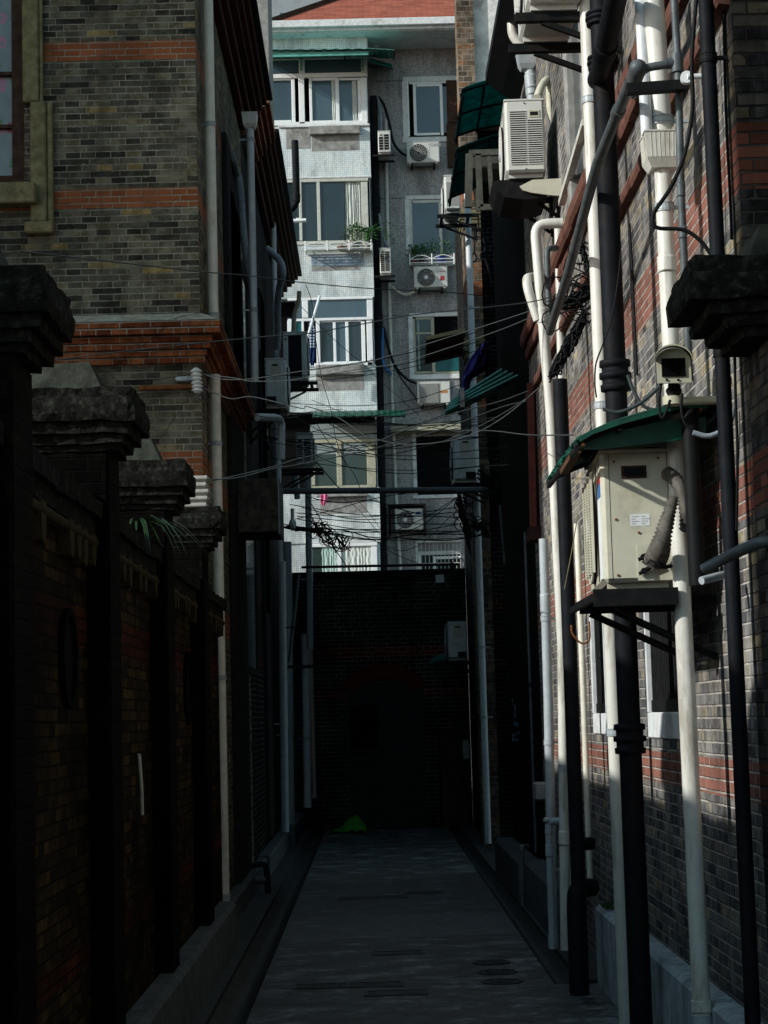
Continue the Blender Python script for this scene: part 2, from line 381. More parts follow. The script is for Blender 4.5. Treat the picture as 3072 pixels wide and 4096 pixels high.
M['ac_grey'] = paint('dull grey casing', (.58,.61,.60), .45, .08, (.2,.21,.2), .5, 6, .03)
M['ac_dark'] = paint('dark grille interior', (.015,.016,.018), .7, .2)
M['fan_white'] = paint('white fan hub plastic', (.7,.72,.72), .4, .05)
M['paper'] = paint('white paper label', (.72,.75,.76), .7, .05)
M['ink'] = paint('grey ink print', (.28,.31,.33), .8, .1)
M['inkblue'] = paint('blue ink print', (.05,.17,.42), .6, .1)
M['inkred'] = paint('red ink print', (.45,.05,.06), .6, .1)
M['orange_label'] = paint('orange warning strip', (.5,.2,.05), .6, .2)
M['upvc'] = paint('white window frame', (.80,.84,.84), .4, .05, (.5,.53,.5), .3, 4)
M['alu'] = paint('grey cream window frame', (.52,.54,.48), .45, .1, (.3,.3,.25), .4, 4)
M['cream_frame'] = paint('cream painted frame', (.40,.40,.30), .55, .12, (.2,.2,.15), .5, 4)
M['surround'] = paint('white painted surround', (.68,.71,.71), .8, .15, (.33,.32,.29), .6, 3, .1)
M['pane'] = paint('sky-tinted window glass', (.055,.092,.115), .12, .12, spec=.8, vscale=1.2)  # blue base colour holds the sky reflection
M['pane_dark'] = paint('dark window glass', (.018,.032,.036), .08, .2, spec=.7, vscale=1.5)
M['pane_green'] = paint('dark green window glass', (.03,.05,.042), .15, .25, spec=.5, vscale=1.2)
M['pane_teal'] = paint('teal tinted glass', (.012,.10,.105), .15, .2)
M['blind'] = paint('pale lowered blind', (.25,.31,.31), .5, .15)
M['interior'] = paint('dark room interior', (.004,.004,.0045), .9, .1)
M['curtain'] = paint('white sheer curtain', (.60,.64,.60), .9, .1)
M['curtain_green'] = paint('pale green curtain', (.42,.55,.50), .9, .15)
def sheetmat(name, c, dirt, tr):
    m_ = paint(name, c, .45, .3, dirt, .55, 6, .15); t = m_.node_tree
    b = [n for n in t.nodes if n.type=='BSDF_PRINCIPLED'][0]; o = [n for n in t.nodes if n.type=='OUTPUT_MATERIAL'][0]
    tl = t.nodes.new('ShaderNodeBsdfTranslucent'); mx = t.nodes.new('ShaderNodeMixShader'); mx.inputs[0].default_value = tr
    t.links.new(b.inputs['Base Color'].links[0].from_socket, tl.inputs['Color'])
    t.links.new(b.outputs[0], mx.inputs[1]); t.links.new(tl.outputs[0], mx.inputs[2]); t.links.new(mx.outputs[0], o.inputs[0]); return m_
M['teal_sheet'] = sheetmat('teal corrugated plastic', (.015,.26,.24), (.01,.08,.08), .5)
M['green_sheet'] = sheetmat('green corrugated plastic', (.006,.10,.062), (.02,.03,.025), .25)
M['teal_trim'] = paint('pale teal painted metal', (.13,.40,.35), .5, .2)
M['wood'] = paint('weathered plank wood', (.09,.05,.03), .75, .4, (.05,.03,.02), .6, 20, .2)
M['wood_pale'] = paint('pale plank edge', (.50,.38,.2), .7, .25)
M['brown_board'] = paint('dark brown board', (.06,.035,.025), .7, .4, (.10,.05,.03), .5, 8)
M['roof_tile'] = None
M['plaster_white'] = paint('stained white plaster', (.72,.72,.68), .9, .2, (.32,.31,.29), .8, 4, .25, vscale=7)
M['plaster_grey'] = paint('pale grey plaster', (.30,.34,.36), .85, .15, (.2,.22,.22), .5, 2)
M['plaster_dark'] = paint('dark plaster', (.028,.028,.027), .95, .4, (.02,.02,.02), .7, 4, .4)  # dark base with slightly darker noise patches
M['hose'] = paint('cream insulated hose', (.56,.55,.44), .6, .12, (.3,.28,.2), .5, 20, .2)
M['hose_grey'] = paint('grey wrapped hose', (.27,.32,.36), .6, .25, (.12,.14,.16), .6, 30, .3)
M['hose_black'] = paint('black shadow post', (.008,.009,.010), .6, .2, spec=.12)
M['cable_grey'] = paint('grey cable sheath', (.05,.062,.064), .5, .2)
M['corr_hose'] = paint('dusty corrugated hose', (.12,.11,.095), .6, .4, (.02,.02,.018), .8, 25)
M['porcelain'] = paint('glazed porcelain', (.6,.63,.6), .2, .1)
M['purple'] = paint('purple blue tarpaulin', (.10,.085,.42), .6, .3, (.14,.12,.5), .5, 6)
M['leaf'] = paint('green leaves', (.045,.13,.03), .5, .5, vscale=30)
M['leaf_dark'] = paint('dark green strap leaves', (.02,.055,.012), .4, .5, vscale=30)
M['leaf_lime'] = paint('crumpled lime green sheet', (.06,.34,.03), .5, .4, vscale=20)
M['terracotta'] = paint('terracotta clay', (.25,.09,.05), .8, .2)
M['blue_glaze'] = paint('blue and white glaze', (.03,.07,.28), .2, .3, (.5,.55,.6), .8, 22)
M['pot_grey'] = paint('pale grey clay pot', (.33,.33,.30), .7, .2)
M['denim'] = paint('dark blue denim', (.02,.045,.14), .85, .25)
M['pink'] = paint('pink cloth', (.75,.16,.33), .8, .25)
M['shutter_red'] = paint('dark red painted steel', (.11,.026,.018), .55, .3, (.05,.02,.015), .5, 8)
M['shutter_dark'] = paint('maroon sheet steel', (.03,.009,.008), .6, .3)
M['cctv'] = paint('cream camera housing', (.50,.49,.37), .4, .06, (.3,.28,.2), .4, 8)
M['lens'] = paint('black camera window', (.004,.004,.005), .15, .1)
M['graffiti'] = paint('pale blue spray paint', (.30,.42,.62), .7, .3)
def stripes_mat():
    t = NT('striped shirt cloth'); g = t.n('ShaderNodeNewGeometry'); p = t.n('ShaderNodeSeparateXYZ'); t.put(p.inputs[0], g.outputs['Position'])
    f = t.m('GREATER_THAN', t.m('FRACT', t.m('MULTIPLY', p.outputs[2], 14.0)), .5)
    return t.finish(t.mix(f, (.03,.06,.16), (.45,.5,.58)), .85)
M['stripes'] = stripes_mat()
def roof_mat():
    t = NT('red roof tile'); g = t.n('ShaderNodeNewGeometry'); p = t.n('ShaderNodeSeparateXYZ'); t.put(p.inputs[0], g.outputs['Position'])
    a = t.m('DIVIDE', p.outputs[2], .062); f = t.m('FRACT', a); r = t.m('FLOOR', a)
    us = t.m('ADD', t.m('DIVIDE', t.m('ADD', p.outputs[0], 50.0), .3), t.m('MULTIPLY', t.m('MODULO', r, 2.0), .5))
    cv = t.n('ShaderNodeCombineXYZ'); t.put(cv.inputs[0], t.m('FLOOR', us)); t.put(cv.inputs[1], r)
    wn = t.n('ShaderNodeTexWhiteNoise', noise_dimensions='3D'); t.put(wn.inputs['Vector'], cv.outputs[0])
    c = t.mix(wn.outputs['Value'], (.26,.065,.035), (.42,.12,.065))
    e = t.m('MULTIPLY', t.ss(f, .02, .22), t.ss(t.m('FRACT', us), .0, .06))
    c = t.mix(e, (.09,.025,.02), c)
    return t.finish(c, .7, f, .5, .02)
M['roof_tile'] = roof_mat()
def pavement_mat():
    t = NT('wet stained concrete paving'); g = t.n('ShaderNodeNewGeometry'); pos = g.outputs['Position']
    a = t.noise(t.scalev(pos, (1,1.25,1)), 2.6, 9, .7); b = t.noise(t.scalev(pos, (1,1.3,1)), 14, 7, .72); c0 = t.noise(pos, 60, 3)
    v = t.m('ADD', t.m('MULTIPLY', a, .62), t.m('MULTIPLY', b, .38))
    c = t.ramp(v, [(.42,(.008,.009,.009)),(.48,(.03,.034,.034)),(.53,(.085,.098,.10)),(.60,(.23,.26,.265))])
    p = t.n('ShaderNodeSeparateXYZ'); t.put(p.inputs[0], pos)
    wob = t.m('MULTIPLY', t.m('SUBTRACT', t.noise(pos, 6, 3), .5), .05)
    yy = t.m('ADD', p.outputs[1], wob); xx = t.m('ADD', p.outputs[0], t.m('MULTIPLY', t.m('SUBTRACT', t.noise(pos, 1.2, 3), .5), .5))
    jy = t.m('ABSOLUTE', t.m('SUBTRACT', t.m('FRACT', t.m('DIVIDE', t.m('ADD', yy, .7), 2.4)), .5))
    crk = t.m('MULTIPLY', t.m('LESS_THAN', t.m('ABSOLUTE', t.m('SUBTRACT', xx, .28)), .006), t.m('GREATER_THAN', t.noise(pos, .8, 2), .5))
    jm = t.m('MAXIMUM', t.m('LESS_THAN', jy, .006), crk)
    c = t.mix(jm, c, (.006,.006,.006))
    patch = t.m('MULTIPLY', t.m('GREATER_THAN', yy, 15.2), t.m('LESS_THAN', yy, 16.9))
    c = t.mix(t.m('MULTIPLY', patch, .45), c, (.11,.12,.125))
    v = t.m('SUBTRACT', v, t.m('MULTIPLY', jm, .4))
    rgh = t.m('ADD', .42, t.m('MULTIPLY', t.ss(v, .4, .6), .42))
    return t.finish(c, rgh, t.m('ADD', v, t.m('MULTIPLY', c0, .25)), .5, .02)
M['paving'] = pavement_mat()
M['gutter'] = paint('damp gutter concrete', (.045,.05,.05), .6, .5, (.015,.017,.016), .7, 6, .5, vscale=8)
M['earth'] = paint('bare dark ground', (.06,.055,.045), .95, .4, (.03,.03,.025), .6, 3, .4)
M['cover_iron'] = paint('worn iron cover', (.035,.038,.038), .5, .4, (.10,.10,.10), .5, 25, .5)
M['glassfilm'] = None
def film_mat():
    t = NT('flower patterned window film'); g = t.n('ShaderNodeNewGeometry'); pos = g.outputs['Position']
    v = t.n('ShaderNodeTexVoronoi'); v.inputs['Scale'].default_value = 7.0; t.put(v.inputs['Vector'], pos)
    s1 = t.m('LESS_THAN', v.outputs['Distance'], .36)
    sep = t.n('ShaderNodeSeparateColor'); t.put(sep.inputs[0], v.outputs['Color'])
    fl = t.ramp(sep.outputs[0], [(0,(.30,.03,.07)),(.35,(.05,.16,.04)),(.6,(.34,.14,.22)),(.8,(.16,.22,.22))], True)
    pet = t.m('MULTIPLY', s1, t.m('GREATER_THAN', t.noise(pos, 30, 3), .44))
    c = t.mix(pet, t.mix(t.noise(pos, 6, 4), (.09,.13,.13), (.22,.28,.28)), fl)
    return t.finish(c, .25)
M['glassfilm'] = film_mat()

# ------------------------------------------------------------------ setting
tag(MB().box(-120,120,-60,160,-.6,-.14).build('ground', M['earth']), kind='structure')
tag(MB().box(-.76,1.10,-13.4,29.75,-.135,0).box(1.1005,1.5,-13.4,12.38,-.135,-.003).build('alley_pavement', M['paving']), kind='structure')
def gutter(name, x0, x1, ya=-13.4):
    mb = MB()
    n = 10
    rows = []
    prof = []
    for i in range(n+1):
        t = i/n; prof.append((x0+(x1-x0)*t, -.012-.075*math.sin(math.pi*t)))
    mb.prism(prof+[(x1,-.13),(x0,-.13)], 'y', ya, 29.8)
    tag(mb.build(name, M['gutter']), kind='structure')
gutter('left_gutter', -.98, -.763)
gutter('right_gutter', 1.103, 1.27, 12.4)
tag(MB().box(-1.35,-.983,-13.4,29.8,-.13,.02).build('left_kerb', M['gutter']), kind='structure')
tag(MB().box(1.273,1.5,12.4,29.8,-.13,.015).build('right_kerb', M['gutter']), kind='structure')
# covers let into the paving
def rect_cover(z, x0, y0, x1, y1, label, split=None):
    a = atZ(z, x0, y1); b = atZ(z, x1, y0)
    X0, X1, Y0, Y1 = a.x, b.x, a.y, max(b.y, a.y+.22)
    t = thing('drain_cover', label, 'drain cover', ((X0+X1)/2, (Y0+Y1)/2, 0), 0, 'rectangular drain covers in the paving')
    mb = MB(); w = .022
    mb.box(X0,X1,Y0,Y0+w,-.02,.007).box(X0,X1,Y1-w,Y1,-.02,.007).box(X0,X0+w,Y0+w,Y1-w,-.02,.007).box(X1-w,X1,Y0+w,Y1-w,-.02,.007)
    if split:
        xm = X0+(X1-X0)*split; mb.box(xm-.01,xm+.01,Y0+w,Y1-w,-.02,.007)
    mb.build('cover_frame', M['cover_iron'], t)
    MB().box(X0+w+.004,X1-w-.004,Y0+w+.004,Y1-w-.004,-.02,.004).build('cover_slab', M['gutter'], t)
rect_cover('y', 360,870,800,838, 'long double drain cover lying across the nearest paving', .5)
rect_cover('y', 640,896,900,866, 'small rectangular drain cover just below the long double one')
rect_cover('y', 668,724,886,706, 'single rectangular drain cover halfway down the alley, left of the round lids')
rect_cover('y', 535,516,820,488, 'double drain cover in the dark middle stretch of paving', .5)
rect_cover('y', 800,480,955,466, 'narrow farthest drain cover right of the middle double cover')
def manhole(z, x, y, label, r):
    c = atZ(z, x, y)
    t = thing('manhole_lid', label, 'manhole', c, 0, 'round manhole lids on the right of the paving')
    mb = MB().ring(c+Vector((0,0,-.01)), (0,0,1), r, r-.02, .018, 32); mb.build('lid_ring', M['cover_iron'], t)
    mb = MB().cyl(c+Vector((0,0,-.02)), c+Vector((0,0,.004)), r-.024, 32)
    for i in range(-4, 5):
        hw = math.sqrt(max(0, (r-.05)**2-(i*r*.19)**2)); mb.box(c.x-hw, c.x+hw, c.y+i*r*.19-.006, c.y+i*r*.19+.006, .005, .009)
    mb.build('lid_plate', M['cover_iron'], t)
manhole('y', 1138,733, 'farthest of the three round manhole lids, with a raised rim', .13)
manhole('y', 1162,771, 'middle round manhole lid with a ribbed pattern', .135)
manhole('y', 1180,808, 'nearest round manhole lid, nearly worn flat into the paving', .135)

# ------------------------------------------------------------------ generic window pieces
def zbox(mb, z, x0, y0, x1, y1, Y, dep, bev=0.0):
    ym = (y0+y1)/2; xm = (x0+x1)/2
    X0 = atY(z,x0,ym,Y).x; X1 = atY(z,x1,ym,Y).x; Z0 = zon(z,xm,y1,Y); Z1 = zon(z,xm,y0,Y)
    return mb.box(X0, X1, Y, Y+dep, Z0, Z1, bev)
def zparts(parent, name, mat, z, rects, Y, dep, bev=0.0):
    mb = MB()
    for i, r in enumerate(rects): zbox(mb, z, *r, Y+(i%3)*.0017, dep, bev)
    return mb.build(name, mat, parent)
def curtain(parent, z, x0, y0, x1, y1, Y, mat, folds, amp=.03):
    a = atY(z,x0,y0,Y); b = atY(z,x1,y1,Y); g = []
    n = folds*6
    for i in range(n+1):
        t = i/n; x = a.x+(b.x-a.x)*t; ph = 2*math.pi*folds*(t+.06*math.sin(9*t))
        g.append([(x, Y+amp*math.sin(ph)*(.6+.4*k/4)+.01*math.sin(3*k+i), a.z+(b.z-a.z)*k/4) for k in range(5)])
    return MB().sheet(g, .003).build('curtain', mat, parent)

# ------------------------------------------------------------------ left brick house
LH = thing('brick_house', 'dark brick house on the left with red bands and a cement topped corner moulding', 'house', (-1.30,15.2,0))
xh = atY('c',132,500,15.2).x; zb = zon('c',70,1040,15.2); xl = -4.2; ztop = 8.35
mb = MB().box(-9,-1.30,15.36,20.8,-.13,8.6)
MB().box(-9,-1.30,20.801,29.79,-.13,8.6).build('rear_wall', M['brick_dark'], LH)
mb.box(-9,xl,15.2,15.36,-.13,8.6).box(xh,-1.30,15.2,15.36,-.13,8.6).box(xl,xh,15.2,15.36,-.13,zb)
mb.build('wall', M['brick_left'], LH)
# window at the left edge: stone surround, dark timber frame, patterned film
w = MB()
xj = atY('c',240,300,15.2).x; xj2 = atY('c',297,900,15.2).x; zs = zon('c',270,575,15.2); zl = zon('c',270,1300,15.2); zl2 = zon('c',200,1240,15.2)
w.box(xh,xj-.03,15.13,15.20,zs,8.2,.012).box(xj-.03,xj,15.155,15.20,zs,8.2,.008)
w.box(xh+.06,xj2-.05,15.12,15.20,zl2,zs,.012).box(xj2-.05,xj2,15.15,15.20,zl2-.02,zs+.01,.01)
w.box(atY('c',145,1250,15.2).x,xj2+.005,15.10,15.20,zl,zl2,.012)
w.build('window_surround', M['yellow_stone'], LH)
w = MB().box(xl,atY('c',202,1070,15.1).x,15.03,15.34,zon('c',100,1122,15.05),zb+.005,.012); w.build('sill', M['yellow_stone'], LH)
fr = MB(); xg = atY('c',70,500,15.3).x
fr.box(xg,xh-.002,15.26,15.33,zb+.012,8.2).box(xl,xg,15.26,15.33,zb+.012,zon('c',40,975,15.28))
for yy in (408, 700): fr.box(xl,xg,15.27,15.31,zon('c',40,yy+10,15.28),zon('c',40,yy-10,15.28))
fr.box(-3.35,-3.31,15.275,15.305,zb+.1,8.2)
fo = fr.build('window_frame', M['brown_board'], LH)
MB().box(xl,xg,15.315,15.325,zb+.05,8.2).build('pane', M['glassfilm'], fo)
# corner moulding
rows = [(4.875,4.822,.175,'a'),(4.822,4.768,.170,'a'),(4.768,4.715,.10,'b'),(4.715,4.660,.085,'b'),(4.660,4.606,.055,'b'),(4.606,4.550,.04,'b')]
ma = MB()
for z1,z0,p,k in rows:
    ma.box(-9,-1.30+p,15.2-p,15.2,z0+.0015,z1-.0015,.004).box(-1.30,-1.30+p,15.2,19.6,z0+.0015,z1-.0015,.004)
mo = ma.build('corner_moulding', M['red_brick'], LH)
ms = MB(); p = .178; zt = 4.876; zi = 4.965
ms.add([(-9,15.2-p,zt),(-1.30+p,15.2-p,zt),(-1.30+p,19.6,zt),(-1.30,19.6,zi),(-1.30,15.2,zi),(-9,15.2,zi)], [(0,1,4,5),(1,2,3,4)])
ms.build('cement_weathering', M['cement_warm'], mo)
# plinth
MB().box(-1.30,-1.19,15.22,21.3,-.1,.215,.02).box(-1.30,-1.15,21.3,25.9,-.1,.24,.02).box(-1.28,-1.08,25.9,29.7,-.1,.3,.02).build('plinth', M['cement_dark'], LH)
# eaves along the alley
def eave(y0, y1, zt, name):
    st = [(.37,zt,zt-.04),(.31,zt-.045,zt-.11),(.26,zt-.11,zt-.17),(.21,zt-.17,zt-.22),(.14,zt-.22,zt-.30),(.08,zt-.30,zt-.38)]
    mb = MB()
    for p,a,b in st[1:]: mb.box(-1.30,-1.30+p,y0,y1-.02*p,b+.002,a-.002,.012)
    o = mb.build(name, M['red_timber'], LH)
    MB().box(-1.6,-1.30+st[0][0],y0,y1+.03,st[0][2],st[0][1]).build('roof_edge', M['black_metal'], o)
eave(15.25,20.75,8.58,'eave_moulding')
eave(22.25,29.75,8.68,'eave_moulding')
kb = MB()
for i in range(6): kb.box(-1.30,-.97-.05*i,20.85,22.2,8.6-.07*(i+1)+.002,8.6-.07*i-.002,.006)
kb.build('kneeler', M['red_brick'], LH)
MB().prism([(-1.5,8.62),(-5.2,9.6),(-9,8.62)], 'y', 15.2, 29.79).build('roof', M['brown_board'], LH)
# cement pilasters and dark slit windows on the alley side
for (z,xa,xb,yy,z0,z1) in (('j',330,480,1500,.2,7.3),('k',395,510,700,5.0,6.9),('k',745,800,900,3.0,7.0),('l',480,530,1400,.3,7.0)):
    ya = atX(z,xa,yy,-1.25).y; yb = atX(z,xb,yy,-1.25).y
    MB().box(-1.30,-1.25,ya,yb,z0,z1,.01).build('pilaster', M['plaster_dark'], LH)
for (z,xa,xb,yy,z0,z1) in (('j',490,560,1900,4.95,6.6),('c',1320,1390,1800,2.2,4.0),('k',770,830,800,5.3,6.3)):
    ya = atX(z,xa,yy,-1.28).y; yb = atX(z,xb,yy,-1.28).y
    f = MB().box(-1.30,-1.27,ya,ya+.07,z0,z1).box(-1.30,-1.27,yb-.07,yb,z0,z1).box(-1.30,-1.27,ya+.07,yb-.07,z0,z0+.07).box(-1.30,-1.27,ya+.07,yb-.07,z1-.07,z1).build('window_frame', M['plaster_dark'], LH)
    MB().box(-1.30,-1.285,ya+.07,yb-.07,z0+.07,z1-.07).build('pane', M['pane_dark'], f)

# ------------------------------------------------------------------ left garden wall with pillars
GW = thing('garden_wall', 'dark brick garden wall with stone capped pillars along the left of the alley', 'wall', (-1.35,10,0))
PY_ = [5.96, 8.17, 10.5, 12.86]
ends = [-2.0]+PY_
for i in range(5):
    a = 4.0 if i == 0 else PY_[i-1]+.36; b = PY_[i] if i < 4 else 15.19
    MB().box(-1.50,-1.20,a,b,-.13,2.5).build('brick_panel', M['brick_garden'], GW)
    c = MB().rbox(-1.55,-1.155,a,b,2.50,2.575,.06,.006); c.rbox(-1.58,-1.125,a,b,2.57,2.645,.06,.009); c.rbox(-1.50,-1.20,a,b,2.64,2.70,.06,.009)
    co = c.build('coping', M['dark_stone'], GW)
    if b-a > 1:
        k = MB(); n = 9
        for j in range(n):
            y = a+.1+(b-a-.2)*j/(n-1)
            if j == 4 or random.random() < .2: continue
            y += random.uniform(-.03,.03); dz_ = random.uniform(-.03,.02)
            k.prism([(y-.06,2.499),(y+.06,2.499),(y+.05,2.42+dz_),(y+.02,2.37+dz_),(y-.03,2.38+dz_),(y-.05,2.43)], 'x', -1.20, -1.15)
        k.box(-1.20,-1.17,a,b,2.445,2.498,.006)
        k.tube([(-1.165,a,2.47),(-1.165,b,2.47)], .022, 8)
        k.build('corbel_course', M['corbel'], GW)
for i, y in enumerate(PY_):
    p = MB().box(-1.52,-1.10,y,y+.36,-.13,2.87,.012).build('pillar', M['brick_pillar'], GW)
    c = MB(); yc = y+.18
    for hw, z0, z1 in ((.225,2.87,2.90),(.25,2.90,2.94),(.28,2.94,2.985),(.31,2.985,3.09),(.30,3.09,3.13)):
        c.rbox(-1.61-hw+.3,-1.28+hw,yc-hw+.03,yc+hw-.03,z0-.004,z1)
    c.build('capstone', M['dark_stone'], p)
    if i < 3:
        hw = .165; c = MB()
        X_ = -1.32
        c.add([(X_-hw-.03,yc-hw,3.13),(X_+hw+.03,yc-hw,3.13),(X_+hw+.03,yc+hw,3.13),(X_-hw-.03,yc+hw,3.13),
               (X_-hw,yc-hw+.03,3.25),(X_+hw-.03,yc-hw+.03,3.262),(X_+hw-.03,yc+hw-.03,3.266),(X_-hw,yc+hw-.03,3.25)],
              [(0,1,5,4),(1,2,6,5),(2,3,7,6),(3,0,4,7),(4,5,6,7)])
        c.build('top_block', M['grey_stone'], p)
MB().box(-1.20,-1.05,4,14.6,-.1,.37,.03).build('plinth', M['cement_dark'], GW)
for (xa,ya,yb_) in ((352,60,545),(975,280,640)):
    top = atX('i',xa,ya,-1.19); bot = atX('i',xa,yb_,-1.19); cz = (top.z+bot.z)/2; hz = (top.z-bot.z)/2; yc = top.y; hy = .17
    pts = [(yc+hy*math.cos(t)*(1), cz+hz*math.sin(t)) for t in [2*math.pi*k/24 for k in range(24)]]
    v = MB().prism(pts, 'x', -1.20, -1.192)
    ov = v.build('oval_vent', M['interior'], GW)
    rim = MB()
    for k in range(24):
        p, q = pts[k], pts[(k+1)%24]; rim.beam((-1.192,p[0],p[1]),(-1.192,q[0],q[1]),.03,.035,(1,0,0))
    rim.build('vent_rim', M['brick_pillar'], ov)
# white streak and wood slip on the ledge
s0 = atX('i',725,805,-1.185); s1 = atX('i',742,1120,-1.185)
solo('pipe_offcut', MB().tube([s0,(s0+s1)/2+Vector((.004,0,0)),s1], .009, 8), M['pvc_cream'], 'thin white plastic pipe offcut standing against the garden wall', 'pipe')
q = atZ('i',1035,1675,.373)
solo('wood_offcut', MB().beam(q+Vector((-.09,-.05,.012)), q+Vector((.09,.05,.012)), .05, .02), M['grey_stone'], 'pale slip of wood lying on the ledge of the garden wall', 'wood')

# ------------------------------------------------------------------ right brick house
RH = thing('brick_house', 'grey brick house on the right hung with pipes, red brick bands and terracotta mouldings', 'house', (1.5,7.4,0))
# wall with two window holes
W2 = (atX('h',1222,300,1.5).y, atX('h',1033,300,1.5).y); W1 = (atX('h',816,300,1.5).y, atX('h',748,300,1.5).y)
zs0 = atX('h',1130,580,1.5).z; zwt = 2.42
MB().box(1.5,9,7.395,7.55,-.13,7.62).build('return_wall', M['brick_return'], RH)  # shaded end face, its shade carried by the brick colour
mb = MB().box(1.66,9,7.551,17.2,-.13,7.62); seg = [7.551, W2[0], W2[1], W1[0], W1[1], 17.2]
for i in range(0,6,2): mb.box(1.5,1.66,seg[i],seg[i+1],-.13,7.62)
for a,b in (W2,W1): mb.box(1.5,1.66,a,b,-.13,zs0-.14).box(1.5,1.66,a,b,zwt,7.62)
mb.build('wall', M['brick_right'], RH)
MB().box(1.5,9,17.2,21.3,-.13,7.62).build('shade_toned_wall', M['brick_pillar'], RH)  # deep shade of this stretch put into its brick colour
for a,b in (W2,W1):
    s = MB().box(1.485,1.66,a-.005,b+.04,zs0-.14,zs0-.005,.006).box(1.485,1.655,b-.05,b+.04,zs0-.003,zwt).box(1.485,1.655,a,a+.03,zs0-.003,zwt)
    so = s.build('window_surround', M['surround'], RH)
    MB().box(1.60,1.61,a+.03,b-.05,zs0,zwt).build('pane', M['interior'], so)
    g = MB().box(1.50,1.53,a+.031,b-.051,zs0,zs0+.06); n = int((b-a)/.075)
    for k in range(n+1):
        y = a+.04+(b-a-.1)*k/n; g.cyl((1.515,y,zs0+.05),(1.515,y,zwt),.009,6)
    for z in (zs0+.35,): g.box(1.51,1.52,a+.031,b-.051,z,z+.02)
    g.build('window_bars', M['black_metal'], so)
MB().box(1.37,1.5,7.44,12.35,-.1,.49,.025).build('plinth', M['cement_plinth'], RH)
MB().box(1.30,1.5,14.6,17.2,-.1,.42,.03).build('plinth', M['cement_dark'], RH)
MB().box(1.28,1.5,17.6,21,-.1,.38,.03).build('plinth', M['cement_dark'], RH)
# mouldings
def mould(poly, y0, y1, mat):
    n = int((y1-y0)/.33); mb = MB()
    for i in range(n):
        a = y0+(y1-y0)*i/n; b = y0+(y1-y0)*(i+1)/n-.004; dx = random.uniform(-.006,.006); dz = random.uniform(-.004,.004)
        mb.prism([(x+dx if x < 1.49 else x, z+dz) for x,z in poly], 'y', a, b)
    return mb.build('string_moulding', mat, RH)
mould([(1.5,4.96),(1.435,4.97),(1.415,4.995),(1.413,5.07),(1.43,5.095),(1.5,5.13)], 7.42, 17.1, M['moulding_brown'])
mould([(1.5,4.86),(1.465,4.865),(1.455,4.89),(1.46,4.955),(1.5,4.958)], 7.42, 17.1, M['moulding_brown'])
mould([(1.5,4.49),(1.46,4.495),(1.45,4.52),(1.455,4.555),(1.5,4.57)], 7.42, 17.1, M['moulding_brown'])

# cement window surround above the moulding
cy0 = atX('r',660,900,1.43).y; cy1 = atX('r',500,900,1.43).y
cs = MB().box(1.44,1.5,cy0,cy0+.16,5.09,6.35,.01).box(1.42,1.5,cy1-.16,cy1,5.09,6.3,.01).box(1.40,1.5,cy0,cy1,6.3,6.48,.02).build('window_surround', M['concrete'], RH)
MB().box(1.47,1.5,cy0+.16,cy1-.16,5.09,6.3).build('pane', M['pane_dark'], cs)
# eaves far along
MB().prism([(1.5,7.3),(1.35,7.4),(1.2,7.52),(1.2,7.6),(1.5,7.6)], 'y', 14.5, 17.3).build('eave', M['black_metal'], RH)
MB().prism([(1.52,7.63),(9,7.63),(5,10.5)], 'y', 7.42, 21.3).build('roof', M['brown_board'], RH)
# gate pier at the right edge
GP = thing('gate_pier', 'stone capped brick gate pier at the right edge of the picture', 'pier', (1.7,7.2,0))
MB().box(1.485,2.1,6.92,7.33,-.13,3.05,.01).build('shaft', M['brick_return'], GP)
c = MB()
for x, y0, z0, z1 in ((1.375,6.9,3.05,3.085),(1.32,6.87,3.085,3.125),(1.26,6.84,3.125,3.175),(1.175,6.80,3.175,3.27),(1.20,6.82,3.27,3.335)):
    c.rbox(x,2.2,y0,7.34+.02*(1.4-x),z0-.004,z1,.022,.008)
c.build('capital', M['dark_stone'], GP)
MB().prism([(1.42,3.336),(2.1,3.336),(2.1,3.47),(1.47,3.46)], 'y', 6.9, 7.3).build('top_block', M['grey_stone'], GP)

# ------------------------------------------------------------------ end wall
EW = thing('brick_wall', 'dark brick wall closing the end of the alley, with a filled-in red brick arch', 'wall', (.2,29.8,0))
zt = zon('d',830,1232,29.8)
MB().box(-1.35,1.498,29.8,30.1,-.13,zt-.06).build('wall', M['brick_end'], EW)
MB().box(-1.35,1.498,29.76,30.14,zt-.058,zt,.01).box(-1.35,1.498,29.78,30.12,zt-.13,zt-.061,.01).build('coping', M['dark_stone'], EW)
# arch
xc = (atY('x',490,950,29.79).x+atY('x',1115,950,29.79).x)/2; hw = (atY('x',1115,950,29.79).x-atY('x',490,950,29.79).x)/2
ztop_ = zon('x',800,835,29.79); zsp = zon('x',500,985,29.79); rise = ztop_-zsp; Rr = (hw*hw+rise*rise)/(2*rise); ang = math.asin(hw/Rr); th_ = zon('x',800,835,29.79)-zon('x',800,950,29.79)
n = 26; am = MB()
for k in range(n):
    a0 = -ang+2*ang*k/n; a1 = -ang+2*ang*(k+1)/n-.004
    def pt(a, r): return (xc+r*math.sin(a), ztop_-Rr+r*math.cos(a))
    am.prism([pt(a0,Rr-th_),pt(a1,Rr-th_),pt(a1,Rr),pt(a0,Rr)], 'y', 29.775, 29.80)
am.build('arch', M['arch_red'], EW)
MB().box(xc-hw+.08,xc+hw-.05,29.788,29.80,-.1,zsp-.02).build('infill_panel', M['infill'], EW)
fx0, fx1 = atY('x',525,1300,29.77).x, atY('x',775,1300,29.77).x; fz0, fz1 = zon('x',650,1490,29.77), zon('x',650,1125,29.77)
